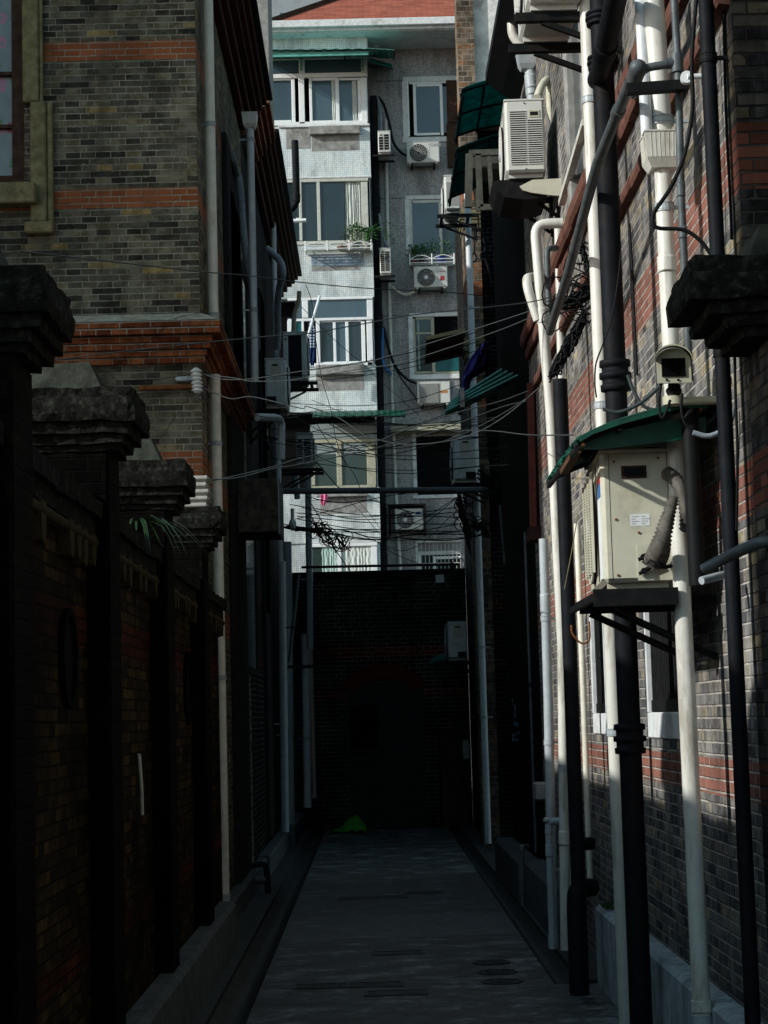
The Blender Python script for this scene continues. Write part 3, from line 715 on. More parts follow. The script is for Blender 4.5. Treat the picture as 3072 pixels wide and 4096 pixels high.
wf = MB().box(fx0,fx0+.05,29.75,29.787,fz0,fz1).box(fx1-.04,fx1,29.75,29.787,fz0,fz1).box(fx0+.05,fx1-.04,29.75,29.787,fz0,fz0+.05).box(fx0+.05,fx1-.04,29.75,29.787,fz1-.04,fz1).build('window_frame', M['infill'], EW)
MB().box(fx0+.05,fx1-.04,29.765,29.787,fz0+.05,fz1-.04).build('pane', M['interior'], wf)
# dark door on the right of the end wall
dx0 = atY('x',1225,1700,29.76).x
DR = thing('wooden_door', 'dark wooden door in the corner right of the filled-in arch', 'door', (dx0+.2,29.75,0))
MB().box(dx0,1.45,29.72,29.795,0,zon('x',1280,1310,29.75)).build('door_leaf', M['brown_board'], DR)
MB().box(dx0-.03,dx0,29.70,29.795,0,zon('x',1280,1300,29.75)).build('door_frame', M['interior'], DR)

# ------------------------------------------------------------------ far right house with brick corner
FH = thing('brick_house', 'narrow brick house end with a white plaster gable beyond the right house', 'house', (1.4,25,0))
MB().box(1.375,1.60,25,25.5,-.13,13).build('brick_corner', M['brick_far'], FH)
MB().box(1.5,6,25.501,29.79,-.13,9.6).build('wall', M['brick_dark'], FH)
MB().prism([(1.602,9.602),(6,9.602),(6,16),(1.602,16)], 'y', 25.1, 25.6).build('plaster_gable', M['plaster_white'], FH)
for (zc, h) in ((6.62,.35),(5.0,.25),(8.35,.25)):
    tr = MB()
    for k in range(4): tr.box(1.30+.02*k,1.61,24.93+.01*k,25.52,zc-h*(k+1)/4+.002,zc-h*k/4-.002,.01)
    tr.build('corner_moulding', M['yellow_stone'], FH)

# ------------------------------------------------------------------ unseen blocks added outside the frame to shade the alley
OW = thing('brick_house', 'tall block added to shade the left facade, out of view past the left edge', 'house', (-9,14,0))  # unseen, added to keep sun off the left facade
MB().box(-12,-6.4,12.4,15.18,-.13,10.6).build('wall', M['brick_left'], OW)
MB().box(-12.2,-6.2,12.2,15.18,10.6,10.8).build('roof', M['brown_board'], OW)
ON = thing('shade_blocker', 'narrow added shade tower in the near left garden, out of view', 'blocker', (-3,4,0))  # unseen, added only to shade the camera-facing pier side
MB().box(-3.6,-2.9,3.6,4.95,-.13,7.6).build('wall', M['brick_left'], ON)
MB().box(-3.65,-2.85,3.5,5.0,7.6,7.75).build('roof', M['brown_board'], ON)
OB = thing('brick_house', 'block added to shade the alley from behind the photographer, out of view', 'house', (0,-14,0))  # unseen, added to dim faces turned towards the camera
MB().box(-20,12,-15,-13.5,-.13,4).build('wall', M['brick_dark'], OB)
OR_ = thing('brick_house', 'block added for shade beside the photographer, out of view on the near right', 'house', (4,0,0))  # unseen, added to hold back light near the camera
MB().box(2.2,9,-2.38,5.6,-.13,8.6).build('wall', M['brick_right'], OR_)
MB().box(2.0,9.2,-2.38,5.8,8.6,8.9).build('roof', M['brown_board'], OR_)

# ------------------------------------------------------------------ far apartment block
AB = thing('apartment_block', 'grey and white mosaic tiled apartment block with a red tiled roof beyond the alley end', 'building', (0,49,0))
YB, YW = 48.0, 49.0
xbr = atY('a',790,700,YB).x; zev = zon('a',700,215,YB); xl_ = -6.0; xr_ = 6.0
MB().box(xl_,xr_,YW,58,-.13,zev+.1).build('wall', M['grey_tile'], AB)
mb = MB()
for (za, y0, zb_, y1) in (('a',214,'a',372),('a',826,'a',1188),('a',1618,'b',150),('b',600,'b',905),('b',1412,'b',1775)):
    mb.box(xl_,xbr,YB,YW-.002,zon(zb_,600,y1,YB),zon(za,600,y0,YB))
mb.build('bay', M['white_tile'], AB)
MB().box(xl_,xbr-.02,YB+.04,YW-.003,zon('b',600,1990,YB),zon('b',600,1777,YB)).box(xl_,xbr,YB,YW-.002,-.13,zon('b',600,1992,YB)).build('bay_base', M['white_tile'], AB)
# cores behind the glazed strips
for (za, y0, zb_, y1) in (('a',373,'a',825),('a',1189,'a',1617),('b',151,'b',599),('b',906,'b',1411)):
    MB().box(xl_,xbr-.05,YB+.35,YW-.004,zon(zb_,600,y1,YB)+.001,zon(za,600,y0,YB)-.001).build('room', M['interior'], AB)
    MB().box(xbr-.049,xbr-.03,YB+.12,YW-.004,zon(zb_,600,y1,YB)+.001,zon(za,600,y0,YB)-.001).build('side_glazing', M['upvc'], AB)
# eave, gutter, roof
ze0, ze1 = zon('a',900,200,47.6), zon('a',900,122,47.5)
MB().box(-7,7,47.62,49.2,ze0-.02,ze0+.24).build('eave_soffit', M['surround'], AB)
MB().box(-7,7,47.45,47.63,ze1-.2,ze1,.02).box(-7,7,47.55,47.64,ze0,ze1-.201).build('eave_gutter', M['surround'], AB)
rz0 = ze1-.05; xa = atY('a',130,85,47.7).x; pk = atY('a',510,0,49.3)
MB().add([(xa-.2,47.6,rz0),(7,47.6,rz0),(7,53.5,rz0+4.0),(xa+5.0,53.5,rz0+4.0)],[(0,1,2,3)]).add([(xa-.2,47.6,rz0-.08),(7,47.6,rz0-.08),(7,53.5,rz0+3.92),(xa+5.0,53.5,rz0+3.92)],[(3,2,1,0)]).build('roof', M['roof_tile'], AB)
hip = MB().beam((xa-.2,47.6,rz0+.02),(xa+5.0,53.5,rz0+4.02),.2,.14)
hip.build('hip_ridge', M['brown_board'], AB)
MB().box(-6.95,xa-.25,47.66,49.2,ze1-.19,ze1-.02).build('eave_return', M['surround'], AB)

def win(mat, z, bars, panes, Y=YB, dep=.09, pmat='pane', name='window_frame', extra=()):
    f = zparts(AB, name, M[mat], z, bars, Y-.03, dep, .008)
    for r in panes:
        m = pmat; rr = r
        if isinstance(r[0], str): m = r[0]; rr = r[1:]
        mb = MB(); zbox(mb, z, *rr, Y+.02, .012); mb.build('pane', M[m], f)
    return f
# top row bay
win('upvc','a',[(100,378,780,392),(100,484,780,513),(324,392,362,484),(324,513,362,822),(738,392,778,484),(738,513,778,822),(100,806,780,828)],
    [('pane',100,392,324,484),('pane',362,392,738,484)])
zparts(AB,'top_light_trim',M['teal_trim'],'a',[(100,374,782,386),(331,388,340,470),(740,388,752,470)],YB-.05,.018)
win('upvc','a',[(276,518,299,812),(100,518,276,534),(100,798,276,812),(394,516,413,812),(413,516,570,533),(413,799,570,812),(568,516,593,812),(593,516,738,531),(716,531,737,806)],
    [('pane',100,534,276,798),('pane',413,533,568,799),('pane',593,531,716,806)], Y=YB+.04, dep=.05, name='sash')
curtain(AB,'a',540,536,568,800,YB+.03,M['curtain'],2,.006); curtain(AB,'a',676,534,712,800,YB+.03,M['curtain'],3,.008)
# second row bay
win('alu','a',[(230,1186,785,1206),(740,1206,785,1597),(446,1206,468,1597),(326,1206,345,1597),(230,1597,785,1621)],
    [('pane_dark',230,1206,326,1597),('pane_dark',345,1206,446,1597),('pane_dark',468,1206,628,1597)])
curtain(AB,'a',625,1208,742,1596,YB+.06,M['curtain'],8,.03)
# third row bay
win('upvc','b',[(250,148,815,164),(776,164,815,284),(250,284,815,302),(776,302,815,600),(440,302,465,583),(345,164,386,284),(250,583,815,606),(250,302,300,583),(345,302,360,583)],
    [('pane',386,164,776,284),('pane',300,164,345,284),('pane_teal',300,302,345,583)])
win('upvc','b',[(553,306,572,580),(635,306,656,580),(740,306,765,580),(465,304,740,312),(465,574,740,582)],
    [('pane_dark',465,312,553,574),('pane',572,312,635,574),('pane_dark',656,312,740,574)], Y=YB+.04, dep=.05, name='sash')
# fourth row bay
win('cream_frame','b',[(380,1090,835,1112),(776,1112,835,1397),(575,1112,610,1397),(395,1112,430,1397),(380,1397,835,1416)],
    [('pane_green',430,1112,575,1397),('pane_green',610,1112,776,1397)])
zparts(AB,'pelmet_panel',M['blind'],'b',[(400,985,832,1088)],YB-.01,.05)
zparts(AB,'blind',M['blind'],'b',[(432,1114,574,1190),(612,1114,774,1186)],YB+.005,.01)
# bottom row bay
win('upvc','b',[(370,1776,845,1802),(582,1802,607,1990),(806,1802,845,1990)],
    [('pane_green',370,1802,480,1990)], Y=YB)
curtain(AB,'b',470,1804,582,1985,YB+.02,M['curtain_green'],5,.012); curtain(AB,'b',606,1804,806,1985,YB+.02,M['curtain'],7,.012)
# cement sills and patches on the bay
def patch(name, mat, z, r, dep):
    mb = MB(); zbox(mb, z, *r, YB-dep, dep+.05, .01 if dep > .03 else 0); return mb.build(name, M[mat], AB)
patch('cement_sill','concrete','a',(395,832,730,886),.16); patch('cement_patch','concrete','a',(408,888,724,1000),.006)
patch('cement_patch','concrete','a',(240,842,398,985),.009); patch('sill','surround','a',(190,826,795,840),.05)
patch('tile_patch','blue_tile','a',(408,1688,755,1764),.006); patch('cement_patch','concrete','a',(410,1766,728,1794),.006)
patch('cement_sill','concrete','b',(436,592,758,660),.16); patch('cement_patch','concrete','b',(440,662,755,766),.006)
patch('cement_sill','concrete','b',(440,1452,780,1470),.14); patch('cement_patch','concrete','b',(465,1472,775,1582),.006)
patch('bay_lip','surround','a',(200,1172,805,1180),.03); patch('bay_lip','surround','b',(380,1770,865,1776),.04)
patch('cement_patch','grey_tile','b',(425,1420,800,1450),.006)
# grey wall windows
def surr(z, rects, mat='surround'): return zparts(AB,'window_surround',M[mat],z,rects,YW-.05,.06,.008)
def gwin(mat, z, bars, panes, opening, pm='pane'):
    mb = MB(); zbox(mb, z, *opening, YW-.012, .03); mb.build('opening', M['interior'], AB)
    f = zparts(AB,'window_frame',M[mat],z,bars,YW-.045,.033,.005)
    for r in panes:
        m = pm; rr = r
        if isinstance(r[0], str): m = r[0]; rr = r[1:]
        mb = MB(); zbox(mb, z, *rr, YW-.024, .01); mb.build('pane', M[m], f)
surr('a',[(1012,505,1390,541),(1012,541,1046,942),(1012,908,1306,942)])
gwin('upvc','a',[(1046,543,1056,905),(1085,555,1104,897),(1262,555,1281,897),(1104,555,1262,573),(1104,881,1262,897),(1056,543,1300,554)],[(1104,573,1262,881),(1281,573,1306,881)],(1046,543,1306,905))
zparts(AB,'iron_shutter',M['brown_board'],'a',[(1307,530,1400,812),(1307,818,1400,1108)],YW-.09,.05,.01)
surr('a',[(1032,1295,1284,1322),(1032,1322,1060,1690)])
gwin('alu','a',[(1060,1325,1078,1680),(1255,1345,1275,1680),(1078,1325,1400,1345)],[(1078,1345,1255,1680),('pane_dark',1275,1345,1400,1680)],(1060,1325,1400,1680))
curtain(AB,'b',1110,300,1130,630,YW-.03,M['curtain_green'],2,.005)
surr('b',[(1055,250,1400,275),(1055,275,1085,690),(1085,657,1400,690)])
gwin('cream_frame','b',[(1085,290,1100,655),(1205,280,1226,655),(1100,380,1205,392),(1100,640,1205,655),(1100,280,1205,296),(1226,640,1400,655)],[('pane_dark',1100,296,1205,380),('pane_dark',1100,392,1205,640),('pane_teal',1228,510,1400,638)],(1085,276,1400,656))
surr('b',[(1080,1050,1106,1456),(1080,1457,1400,1480)])
mb = MB(); zbox(mb,'b',1107,1070,1400,1456,YW-.013,.03); mb.build('opening', M['interior'], AB)
zparts(AB,'concrete_canopy',M['cream_frame'],'b',[(930,988,1400,1032)],YW-.5,.499,.01)
surr('b',[(1100,1762,1400,1776),(1100,1777,1118,1990),(1118,1832,1400,1856)])
gwin('upvc','b',[(1118,1858,1135,1980),(1215,1866,1234,1980),(1234,1866,1400,1884)],[('pane_dark',1135,1860,1215,1980),('pane_dark',1234,1884,1400,1980)],(1118,1857,1400,1985))
bars = MB()
for x in range(1112,1400,26):
    a = atY('b',x,1768,YW-.1); b = atY('b',x,1990,YW-.1); bars.tube([a,b], .008, 5)
zbox(bars,'b',1105,1766,1400,1772,YW-.11,.02); zbox(bars,'b',1105,1910,1400,1915,YW-.11,.02)
bars.build('window_bars', M['alu'], AB)
for y_,z_ in ((537,'a'),(1316,'a'),(270,'b')): zparts(AB,'wall_joint',M['black_metal'],z_,[(840,y_-1,1012,y_+2)],YW-.006,.01)
# awnings on the block
def far_awning(z, edge, Y0, Y1, dz, mat, label, skirt=None):
    # edge: image points of the front edge from left to right at depth Y0, back edge at Y1 raised by dz
    fr_ = [atY(z,x,y,Y0) for x,y in edge]
    t = thing('awning', label, 'awning', fr_[len(fr_)//2])
    pts = []
    n = 40
    for i in range(n+1):
        u = i/n*(len(fr_)-1); k = min(int(u), len(fr_)-2); p = fr_[k].lerp(fr_[k+1], u-k)
        pts.append([p+Vector((0,(Y1-Y0)*j/3,dz*(j/3)**.7+.012*math.sin(i*2.2))) for j in range(4)])
    MB().sheet(pts, .01).build('awning_sheet', M[mat], t)
    b = MB()
    for i in (0, n//2, n): b.beam(pts[i][0]+Vector((0,.01,-.03)), pts[i][3]+Vector((0,0,-.04)), .03, .03)
    b.tube([p[0]+Vector((0,0,-.02)) for p in pts], .018, 6)
    b.build('awning_frame', M['black_metal'], t)
    if skirt:
        s = MB(); 
        for r in skirt: zbox(s, z, *r, Y0+.06, .012)
        s.build('awning_skirt', M[mat], t)
far_awning('a',[(60,330),(450,328),(800,322),(960,332)],46.9,48.0,.16,'teal_trim','long teal awning over the top bay window of the tiled block',[(60,338,785,372)])
sidea = atY('a',880,322,47.2)
far_awning('a',[(790,410),(870,432),(945,452)],47.3,48.95,.62,'teal_sheet','small drooping teal awning at the corner of the top bay')
far_awning('b',[(415,944),(600,938),(850,934),(1028,932)],46.9,47.97,.30,'green_sheet','faded green awning over the cream bay window of the tiled block')
# flower racks
def rack(z, x0, x1, yt, yb_, Y, label, arches):
    A = atY(z,x0,(yt+yb_)/2,Y); B = atY(z,x1,(yt+yb_)/2,Y); zt_ = zon(z,(x0+x1)/2,yt,Y); z0_ = zon(z,(x0+x1)/2,yb_,Y)
    t = thing('flower_rack', label, 'flower rack', ((A.x+B.x)/2,Y,z0_))
    d = .34
    s = MB()
    for k in range(5): s.box(A.x,B.x,Y+.03+k*d/5,Y+.03+k*d/5+.03,z0_,z0_+.012)
    s.box(A.x,A.x+.03,Y,Y+d,z0_-.03,z0_-.002).box(B.x-.03,B.x,Y,Y+d,z0_-.03,z0_-.002)
    s.build('rack_shelf', M['alu'], t)
    r = MB(); zr = z0_+(zt_-z0_)*.55
    for f in (.15,.55): r.tube([(A.x,Y,z0_+(zt_-z0_)*f),(B.x,Y,z0_+(zt_-z0_)*f)], .011, 6)
    for k in range(arches+1):
        x = A.x+(B.x-A.x)*k/arches; r.cyl((x,Y,z0_-.02),(x,Y,zt_),.016,8); r.ball((x,Y,zt_+.015),.024,.024,.024,8,5)
    for k in range(arches):
        xa_ = A.x+(B.x-A.x)*k/arches; xb_ = A.x+(B.x-A.x)*(k+1)/arches
        r.tube([(xa_+(xb_-xa_)*i/8, Y, zr+(zt_-zr)*math.sin(math.pi*i/8)) for i in range(9)], .011, 6)
    for x in (A.x,B.x): r.tube([(x,Y,zr),(x,Y+d,zr)], .011, 6)
    r.build('rack_rail', M['upvc'], t)
    return z0_+.012
zr1 = rack('a',368,805,1604,1656,YB-.36,'white arched flower rack under the second-row bay window, holding a small palm',3)
zr2 = rack('a',1060,1355,1692,1750,YW-.36,'white arched flower rack under the grey wall window, holding a blue and white pot',2)
def pot(z, x, w, base, Y, h, mat, label, plant, ph, cat='potted plant'):
    X = atY(z,x,1640,Y).x; rr = (atY(z,x+w,1640,Y).x-X)/2
    t = thing('potted_plant' if plant else 'flower_pot', label, cat, (X,Y,base+.001))
    MB().tube([(X,Y,base+.001),(X,Y,base+h*.5),(X,Y,base+h*.9),(X,Y,base+h)], 1, 14, True, [rr*.7,rr*.95,rr*.98,rr*1.05]).build('pot', M[mat], t)
    if plant:
        l = MB()
        if plant == 'palm':
            l.tube([(X,Y,base+h),(X+.02,Y,base+h+ph*.3)], .05, 8)
            for k in range(16):
                a = 2*math.pi*k/16+random.uniform(-.2,.2); up = random.uniform(.5,1.3); L = random.uniform(.5,.75); prev = Vector((X+.02,Y,base+h+ph*.3))
                for j in range(9):
                    u = j/8; p = Vector((X+.02+math.cos(a)*L*u, Y+math.sin(a)*L*u*.6, base+h+ph*.3+L*(up*u-1.1*u*u)))
                    d = (p-prev) if j else Vector((math.cos(a),math.sin(a),.5))
                    for sgn in (-1,1):
                        l.leaf(p, d.normalized()*.7+Vector((-math.sin(a)*sgn,math.cos(a)*sgn,.15)), .15, .03)
                    prev = p
        else:
            for k in range(150 if plant == 'bush' else 60):
                v = Vector((random.gauss(0,1),random.gauss(0,1),random.gauss(0,1))).normalized()*random.random()**.4
                p = Vector((X+v.x*rr*(2.0 if plant=='bush' else 2.4), Y+v.y*.16, base+h+ph*.5+v.z*ph*.5))
                l.leaf(p, v+Vector((0,-.2,.3)), random.uniform(.05,.09), random.uniform(.03,.05))
            for k in range(5): l.tube([(X,Y,base+h*.9),(X+random.uniform(-.1,.1),Y,base+h+ph*.6)], .006, 5)
        l.build('foliage', M['leaf'], t)
pot('a',775,60,zr1,YB-.2,.20,'pot_grey','small palm in a grey pot at the right end of the bay flower rack','palm',.8)
pot('a',692,66,zr1,YB-.2,.20,'pot_grey','round leafy bush in a grey pot beside the small palm','bush',.5)
pot('a',612,70,zr1,YB-.2,.09,'terracotta','low terracotta bowl left of the round bush on the bay flower rack',None,0,'flower pot')
pot('a',1085,44,zr2,YW-.2,.16,'terracotta','trailing green plant in a terracotta pot at the left end of the grey wall rack','bush',.36)
pot('a',1135,40,zr2,YW-.2,.15,'wood','leafy plant in a brown pot second from the left on the grey wall rack','thin',.4)
pot('a',1190,40,zr2,YW-.2,.15,'pot_grey','spindly plant in a pale pot in the middle of the grey wall rack','thin',.45)
pot('a',1270,72,zr2,YW-.2,.2,'blue_glaze','sparse shrub in a blue and white glazed pot on the grey wall rack','thin',.5)

# ------------------------------------------------------------------ other far buildings
PB = thing('plaster_building', 'pale grey plastered building edge between the left house and the tiled block', 'building', (-3,40,0))
xr2 = atY('a',123,300,40).x
MB().box(xr2-.75,xr2-.22,40.02,42,-.13,24).build('wall', M['plaster_grey'], PB)
MB().box(xr2-.219,xr2,40,42,-.13,24).build('side_strip', M['concrete'], PB)
TB = thing('apartment_block', 'pale high block glimpsed above the red tiled roof', 'building', (0,75,0))
tb = MB().box(-14,3,75,85,-.13,36); tb.build('wall', M['plaster_grey'], TB)
wb = MB()
for r in range(4):
    for k in range(6): wb.box(-9+k*2.0,-8+k*2.0,74.95,75.01,25.5+r*2.9,27.1+r*2.9)
wb.build('window_row', M['pane'], TB)

# ------------------------------------------------------------------ air conditioner units
def ac_unit(label, loc, rz, w, d, h, mat='ac_white', plus=None, minus=None, fan=True, logo=None, shelf=None, hub=True, slats=22, striped=False):
    t = thing('air_conditioner', label, 'air conditioner', loc, rz, 'air conditioner units')
    c = MB().box(0,w,0,d,.03,h,.018); c.box(.06,.12,.02,d-.02,0,.029).box(w-.12,w-.06,.02,d-.02,0,.029)
    c.box(-.004,w+.004,-.004,d+.004,h-.012,h+.004,.004)
    body = c.build('casing', M[mat], t, True)
    if fan:
        cx = w*.36; cz = h*.5; r = min(h*.40, w*.30)
        MB().cyl((cx,-.002,cz),(cx,-.010,cz),r,32).build('fan_recess', M['ac_dark'], t, True)
        g = MB()
        if striped:
            for k in range(19):
                zz = cz-r+2*r*k/18; g.box(cx-r,cx+r,-.022,-.012,zz-.004,zz+.006)
            MB().box(cx-r-.012,cx+r+.012,-.011,-.001,cz-r-.012,cz+r+.012).build('fan_surround', M['ac_dark'], t, True)
        else:
            for k in range(1,7):
                rr = r*k/6; g.tube([(cx+rr*math.cos(a),-.018,cz+rr*math.sin(a)) for a in [2*math.pi*i/28 for i in range(29)]], .0035, 4, False)
            for k in range(16):
                a = 2*math.pi*k/16; g.tube([(cx+r*.16*math.cos(a),-.019,cz+r*.16*math.sin(a)),(cx+r*math.cos(a+.25),-.019,cz+r*math.sin(a+.25))], .003, 4, False)
        g.build('fan_grille', M[mat], t, True)
        if hub: MB().cyl((cx,-.012,cz),(cx,-.030,cz),r*.22,18).build('fan_hub', M['fan_white'], t, True)
        MB().box(w*.70,w*.703,-.004,.001,.05,h-.03).build('panel_joint', M['ac_dark'], t, True)
    def side(x, sg, kind):
        P = lambda a,b,e,f,g_,h_: (x+sg*a if sg>0 else x-b, x+sg*b if sg>0 else x-a, e,f,g_,h_)
        if kind == 'louvre':
            y0, y1 = d*.13, d*.93; ym = d*.55
            m = MB()
            m.box(*P(-.012,.002,y0,ym-d*.03,.09,h-.09)); m.box(*P(-.012,.002,ym+d*.03,y1,.09,h-.16)); m.build('louvre_recess', M['ac_dark'], t, True)
            s = MB()
            for k in range(slats+1):
                zz = .09+(h-.18)*k/slats; s.box(*P(-.004,.008,y0-.004,ym-d*.03+.004,zz-.0033,zz+.0033))
                if zz < h-.155: s.box(*P(-.004,.008,ym+d*.03-.004,y1+.004,zz-.0033,zz+.0033))
            s.build('louvre_slats', M[mat], t, True)
            hb = MB().box(*P(-.005,.006,d*.60,d*.88,h-.14,h-.085)); ho = hb.build('handle_recess', M['cctv'], t, True)
            MB().box(*P(.003,.0075,d*.64,d*.84,h-.127,h-.098)).build('handle_slot', M['ac_dark'], ho, True)
            sc_ = MB()
            for yy, zz in ((d*.5,h-.03),(d*.5,.05)): sc_.cyl((x,yy,zz),(x+sg*.006,yy,zz),.006,8)
            sc_.build('screw', M['steel'], t, True)
        elif kind == 'service':
            hb = MB().box(*P(-.004,.005,d*.30,d*.66,h-.125,h-.07)); ho = hb.build('handle_recess', M['brown_board'] if mat=='ac_near' else M[mat], t, True)
            MB().box(*P(.002,.007,d*.34,d*.62,h-.115,h-.08)).build('handle_slot', M['ac_dark'], ho, True)
            sw = MB()
            for yy, zz in ((.06,h-.05),(.06,.06),(d-.05,h-.04),(.06,h*.5),(d*.52,.24)): sw.cyl((x,yy,zz),(x+sg*.004,yy,zz),.006,8)
            sw.build('screw', M['rust'], t, True)
            MB().box(*P(-.004,.0008,d*.12,d*.128,.04,h-.02)).build('panel_joint', M['ac_dark'], t, True)
            vp = MB().box(*P(-.002,.004,d*.48,d*.985,.035,.19,),)
            vo = vp.build('valve_plate', M[mat], t, True)
            v = MB()
            for zz in (.075,.135):
                yy = d*.56
                v.cyl((x+sg*.004,yy,zz),(x+sg*.035,yy,zz),.013,10); v.cyl((x+sg*.02,yy,zz),(x+sg*.024,yy+.055,zz+.028),.010,8)
                v.cyl((x+sg*.02,yy-.022,zz-.012),(x+sg*.022,yy+.01,zz),.008,8)
            v.build('valve', M['black_metal'], vo, True)
            lb = MB().box(*P(0,.0012,d*.40,d*.68,.27,.32)); lo = lb.build('label', M['paper'], t, True)
            tx = MB()
            for k in range(4):
                tx.box(*P(.001,.0018,d*.42,d*(.48+.05*(k%2)),.278+.010*k,.281+.010*k)); tx.box(*P(.001,.0018,d*.56,d*(.62+.03*(k%3)),.278+.010*k,.281+.010*k))
            tx.build('label_print', M['ink'], lo, True)
        elif kind == 'panel':
            m = MB().box(*P(-.002,.007,d*.32,d*.72,h*.62,h*.9,)); m.build('terminal_cover', M['cctv'], t, True)
            MB().box(*P(.005,.009,d*.4,d*.65,h*.84,h*.88)).build('handle_slot', M['ac_dark'], t, True)
            lb = MB().box(*P(0,.0012,d*.06,d*.26,h*.56,h*.88)); lo = lb.build('label', M['paper'], t, True)
            tx = MB()
            for k in range(9): tx.box(*P(.001,.0018,d*.08,d*(.20+.02*(k%3)),h*(.58+.032*k),h*(.585+.032*k)))
            tx.build('label_print', M['ink'], lo, True)
            vb = MB().box(*P(-.002,.03,d*.5,d*.92,.04,.12,)); vb.build('valve_cover', M['black_metal'], t, True)
        elif kind == 'coil':
            MB().box(*P(-.01,.003,d*.22,d*.78,.05,h-.03)).build('coil_fins', M['ac_dark'], t, True)
            f = MB()
            f.box(*P(0,.009,d*.78,d*.985,.04,h-.02)); f.box(*P(0,.009,.006,d*.2,.04,h-.02)); f.box(*P(0,.009,d*.2,d*.78,h-.05,h-.015)); f.build('coil_frame', M['ac_grey'], t, True)
            s_ = MB()
            for zz in (h*.18,h*.85): s_.cyl((x+sg*.009,d*.88,zz),(x+sg*.012,d*.88,zz),.014,10)
            s_.build('screw', M['ac_dark'], t, True)
        elif kind == 'lattice':
            m = MB().box(*P(-.01,.002,d*.12,d*.9,.06,h-.05)); m.build('louvre_recess', M['ac_dark'], t, True)
    if plus: side(w, 1, plus)
    if minus: side(0, -1, minus)
    if logo:
        L = MB()
        for (col, x0_, x1_, z0_, z1_) in logo:
            MB().box(w*x0_,w*x1_,-.003,.001,h*z0_,h*z1_).build('sticker', M[col], t, True)
    return t
def brackets(label, x0, x1, ys, z, mat='black_metal', drop=.28, wall=1.5, th=.035, group='steel brackets under the air conditioner units'):
    t = thing('wall_bracket', label, 'bracket', ((x0+x1)/2, (ys[0]+ys[-1])/2, z), 0, group)
    for y in ys:
        m = MB().box(min(x0,wall),max(x0,wall),y-th/2,y+th/2,z-.045,z)
        xw = wall-.02 if wall > 0 else wall+.02
        m.beam((x0+(wall-x0)*.25,y,z-.045),(xw,y,z-drop),th*.7,.025,(0,1,0)); m.box(min(xw,wall),max(xw,wall),y-th/2-.003,y+th/2+.003,z-drop-.03,z-.046)
        m.build('bracket_arm', M[mat], t)
    m = MB()
    for x in (x0+(wall-x0)*.12, x0+(wall-x0)*.75): m.box(x-.02,x+.02,ys[0]+th/2,ys[-1]-th/2,z-.03,z-.004)
    m.build('cross_bar', M[mat], t); return t

# near unit on the right wall
zA = 2.215
rzA = -math.pi/2-R(2.5)
N1 = ac_unit('large yellowed unit with corroded valves under the ragged green canopy', (1.005+.036,9.02,zA), rzA, .82, .30, .60, 'ac_near', plus='service', slats=20)
st = MB()
for k in range(34): st.box(.14,.62,-.03,-.024,.10+.0125*k,.1055+.0125*k)
for x in (.14,.30,.46,.62): st.box(x-.004,x+.004,-.034,-.022,.09,.53)
st.build('front_guard', M['ac_near'], N1, True)
sk = MB().box(.66,.79,-.004,.001,.05,.40).build('torn_sticker', M['paper'], N1, True)
MB().box(.66,.79,-.004,.001,.405,.46).build('sticker', M['inkblue'], N1, True); MB().box(.66,.79,-.004,.001,.462,.49).build('sticker', M['inkred'], N1, True)
sh = thing('wall_bracket', 'wide black steel shelf under the large yellowed unit', 'bracket', (1.2,8.6,2.2), 0, 'steel brackets under the air conditioner units')
for y in (8.32, 8.9):
    MB().box(.972,1.5,y-.02,y+.02,2.15,2.19).build('bracket_arm', M['black_metal'], sh)
MB().box(.97,1.29,8.12,9.08,2.191,2.211).build('shelf_plate', M['black_metal'], sh)
MB().box(.945,1.3,8.08,8.119,2.14,2.211).box(.945,.969,8.12,9.08,2.165,2.19).build('shelf_edge', M['black_metal'], sh)
for y in (8.32,8.9): MB().beam((1.02,y,2.15),(1.49,y,1.92),.03,.03).build('bracket_strut', M['black_metal'], sh)
# hoses of the near unit
def hose(pts, r, mat, label, ribs=True, name='hose', cat='hose', rings=None):
    p = smooth(pts, 10)
    if not ribs: return solo(name, MB().tube(p, r, 12), M[mat], label, cat)
    # corrugated: dense rings with alternating radius
    L = [0]
    for i in range(1,len(p)): L.append(L[-1]+(p[i]-p[i-1]).length)
    n = int(L[-1]/.009); q = []; rad = []
    j = 0
    for k in range(n+1):
        s_ = L[-1]*k/n
        while j < len(L)-2 and L[j+1] < s_: j += 1
        q.append(p[j].lerp(p[j+1], (s_-L[j])/max(1e-6,L[j+1]-L[j])))
        rr = r(k/n) if callable(r) else r
        rad.append(rr*(1.0 if k%2 else .76))
    return solo(name, MB().tube(q, 1, 14, True, rad), M[mat], label, cat)
hose([atY('s',925,700,8.14),atY('s',1000,760,8.08),atY('s',1050,880,8.05),atY('s',1070,1000,8.05),atY('s',1070,1120,8.08)], .031, 'corr_hose', 'ribbed grey hose bending down beside the large yellowed unit')
hose([atY('s',985,880,8.06),atY('s',945,1000,8.04),atY('s',910,1130,8.02),atY('s',880,1250,8.05),atY('s',850,1330,8.12)], lambda u: .022+.028*min(1,u*1.2), 'corr_hose', 'collapsed flaring ribbed hose over the valves of the large yellowed unit')
solo('shadow_post', MB().tube([Vector((1.365,7.98,2.21)),Vector((1.362,7.97,2.6)),Vector((1.362,7.98,2.95))], .036, 14), M['hose_black'], 'black post added for the shadow gap behind the ribbed hoses', 'pipe')  # dark upright added for canopy shadow, also hides the white down pipe
solo('valve_pipe', MB().tube(smooth([atY('s',790,1360,8.12),atY('s',830,1330,8.06),atY('s',900,1380,8.06),atY('s',960,1375,8.12)],6), .009, 8), M['black_metal'], 'black copper line leaving the valves of the large yellowed unit', 'pipe')

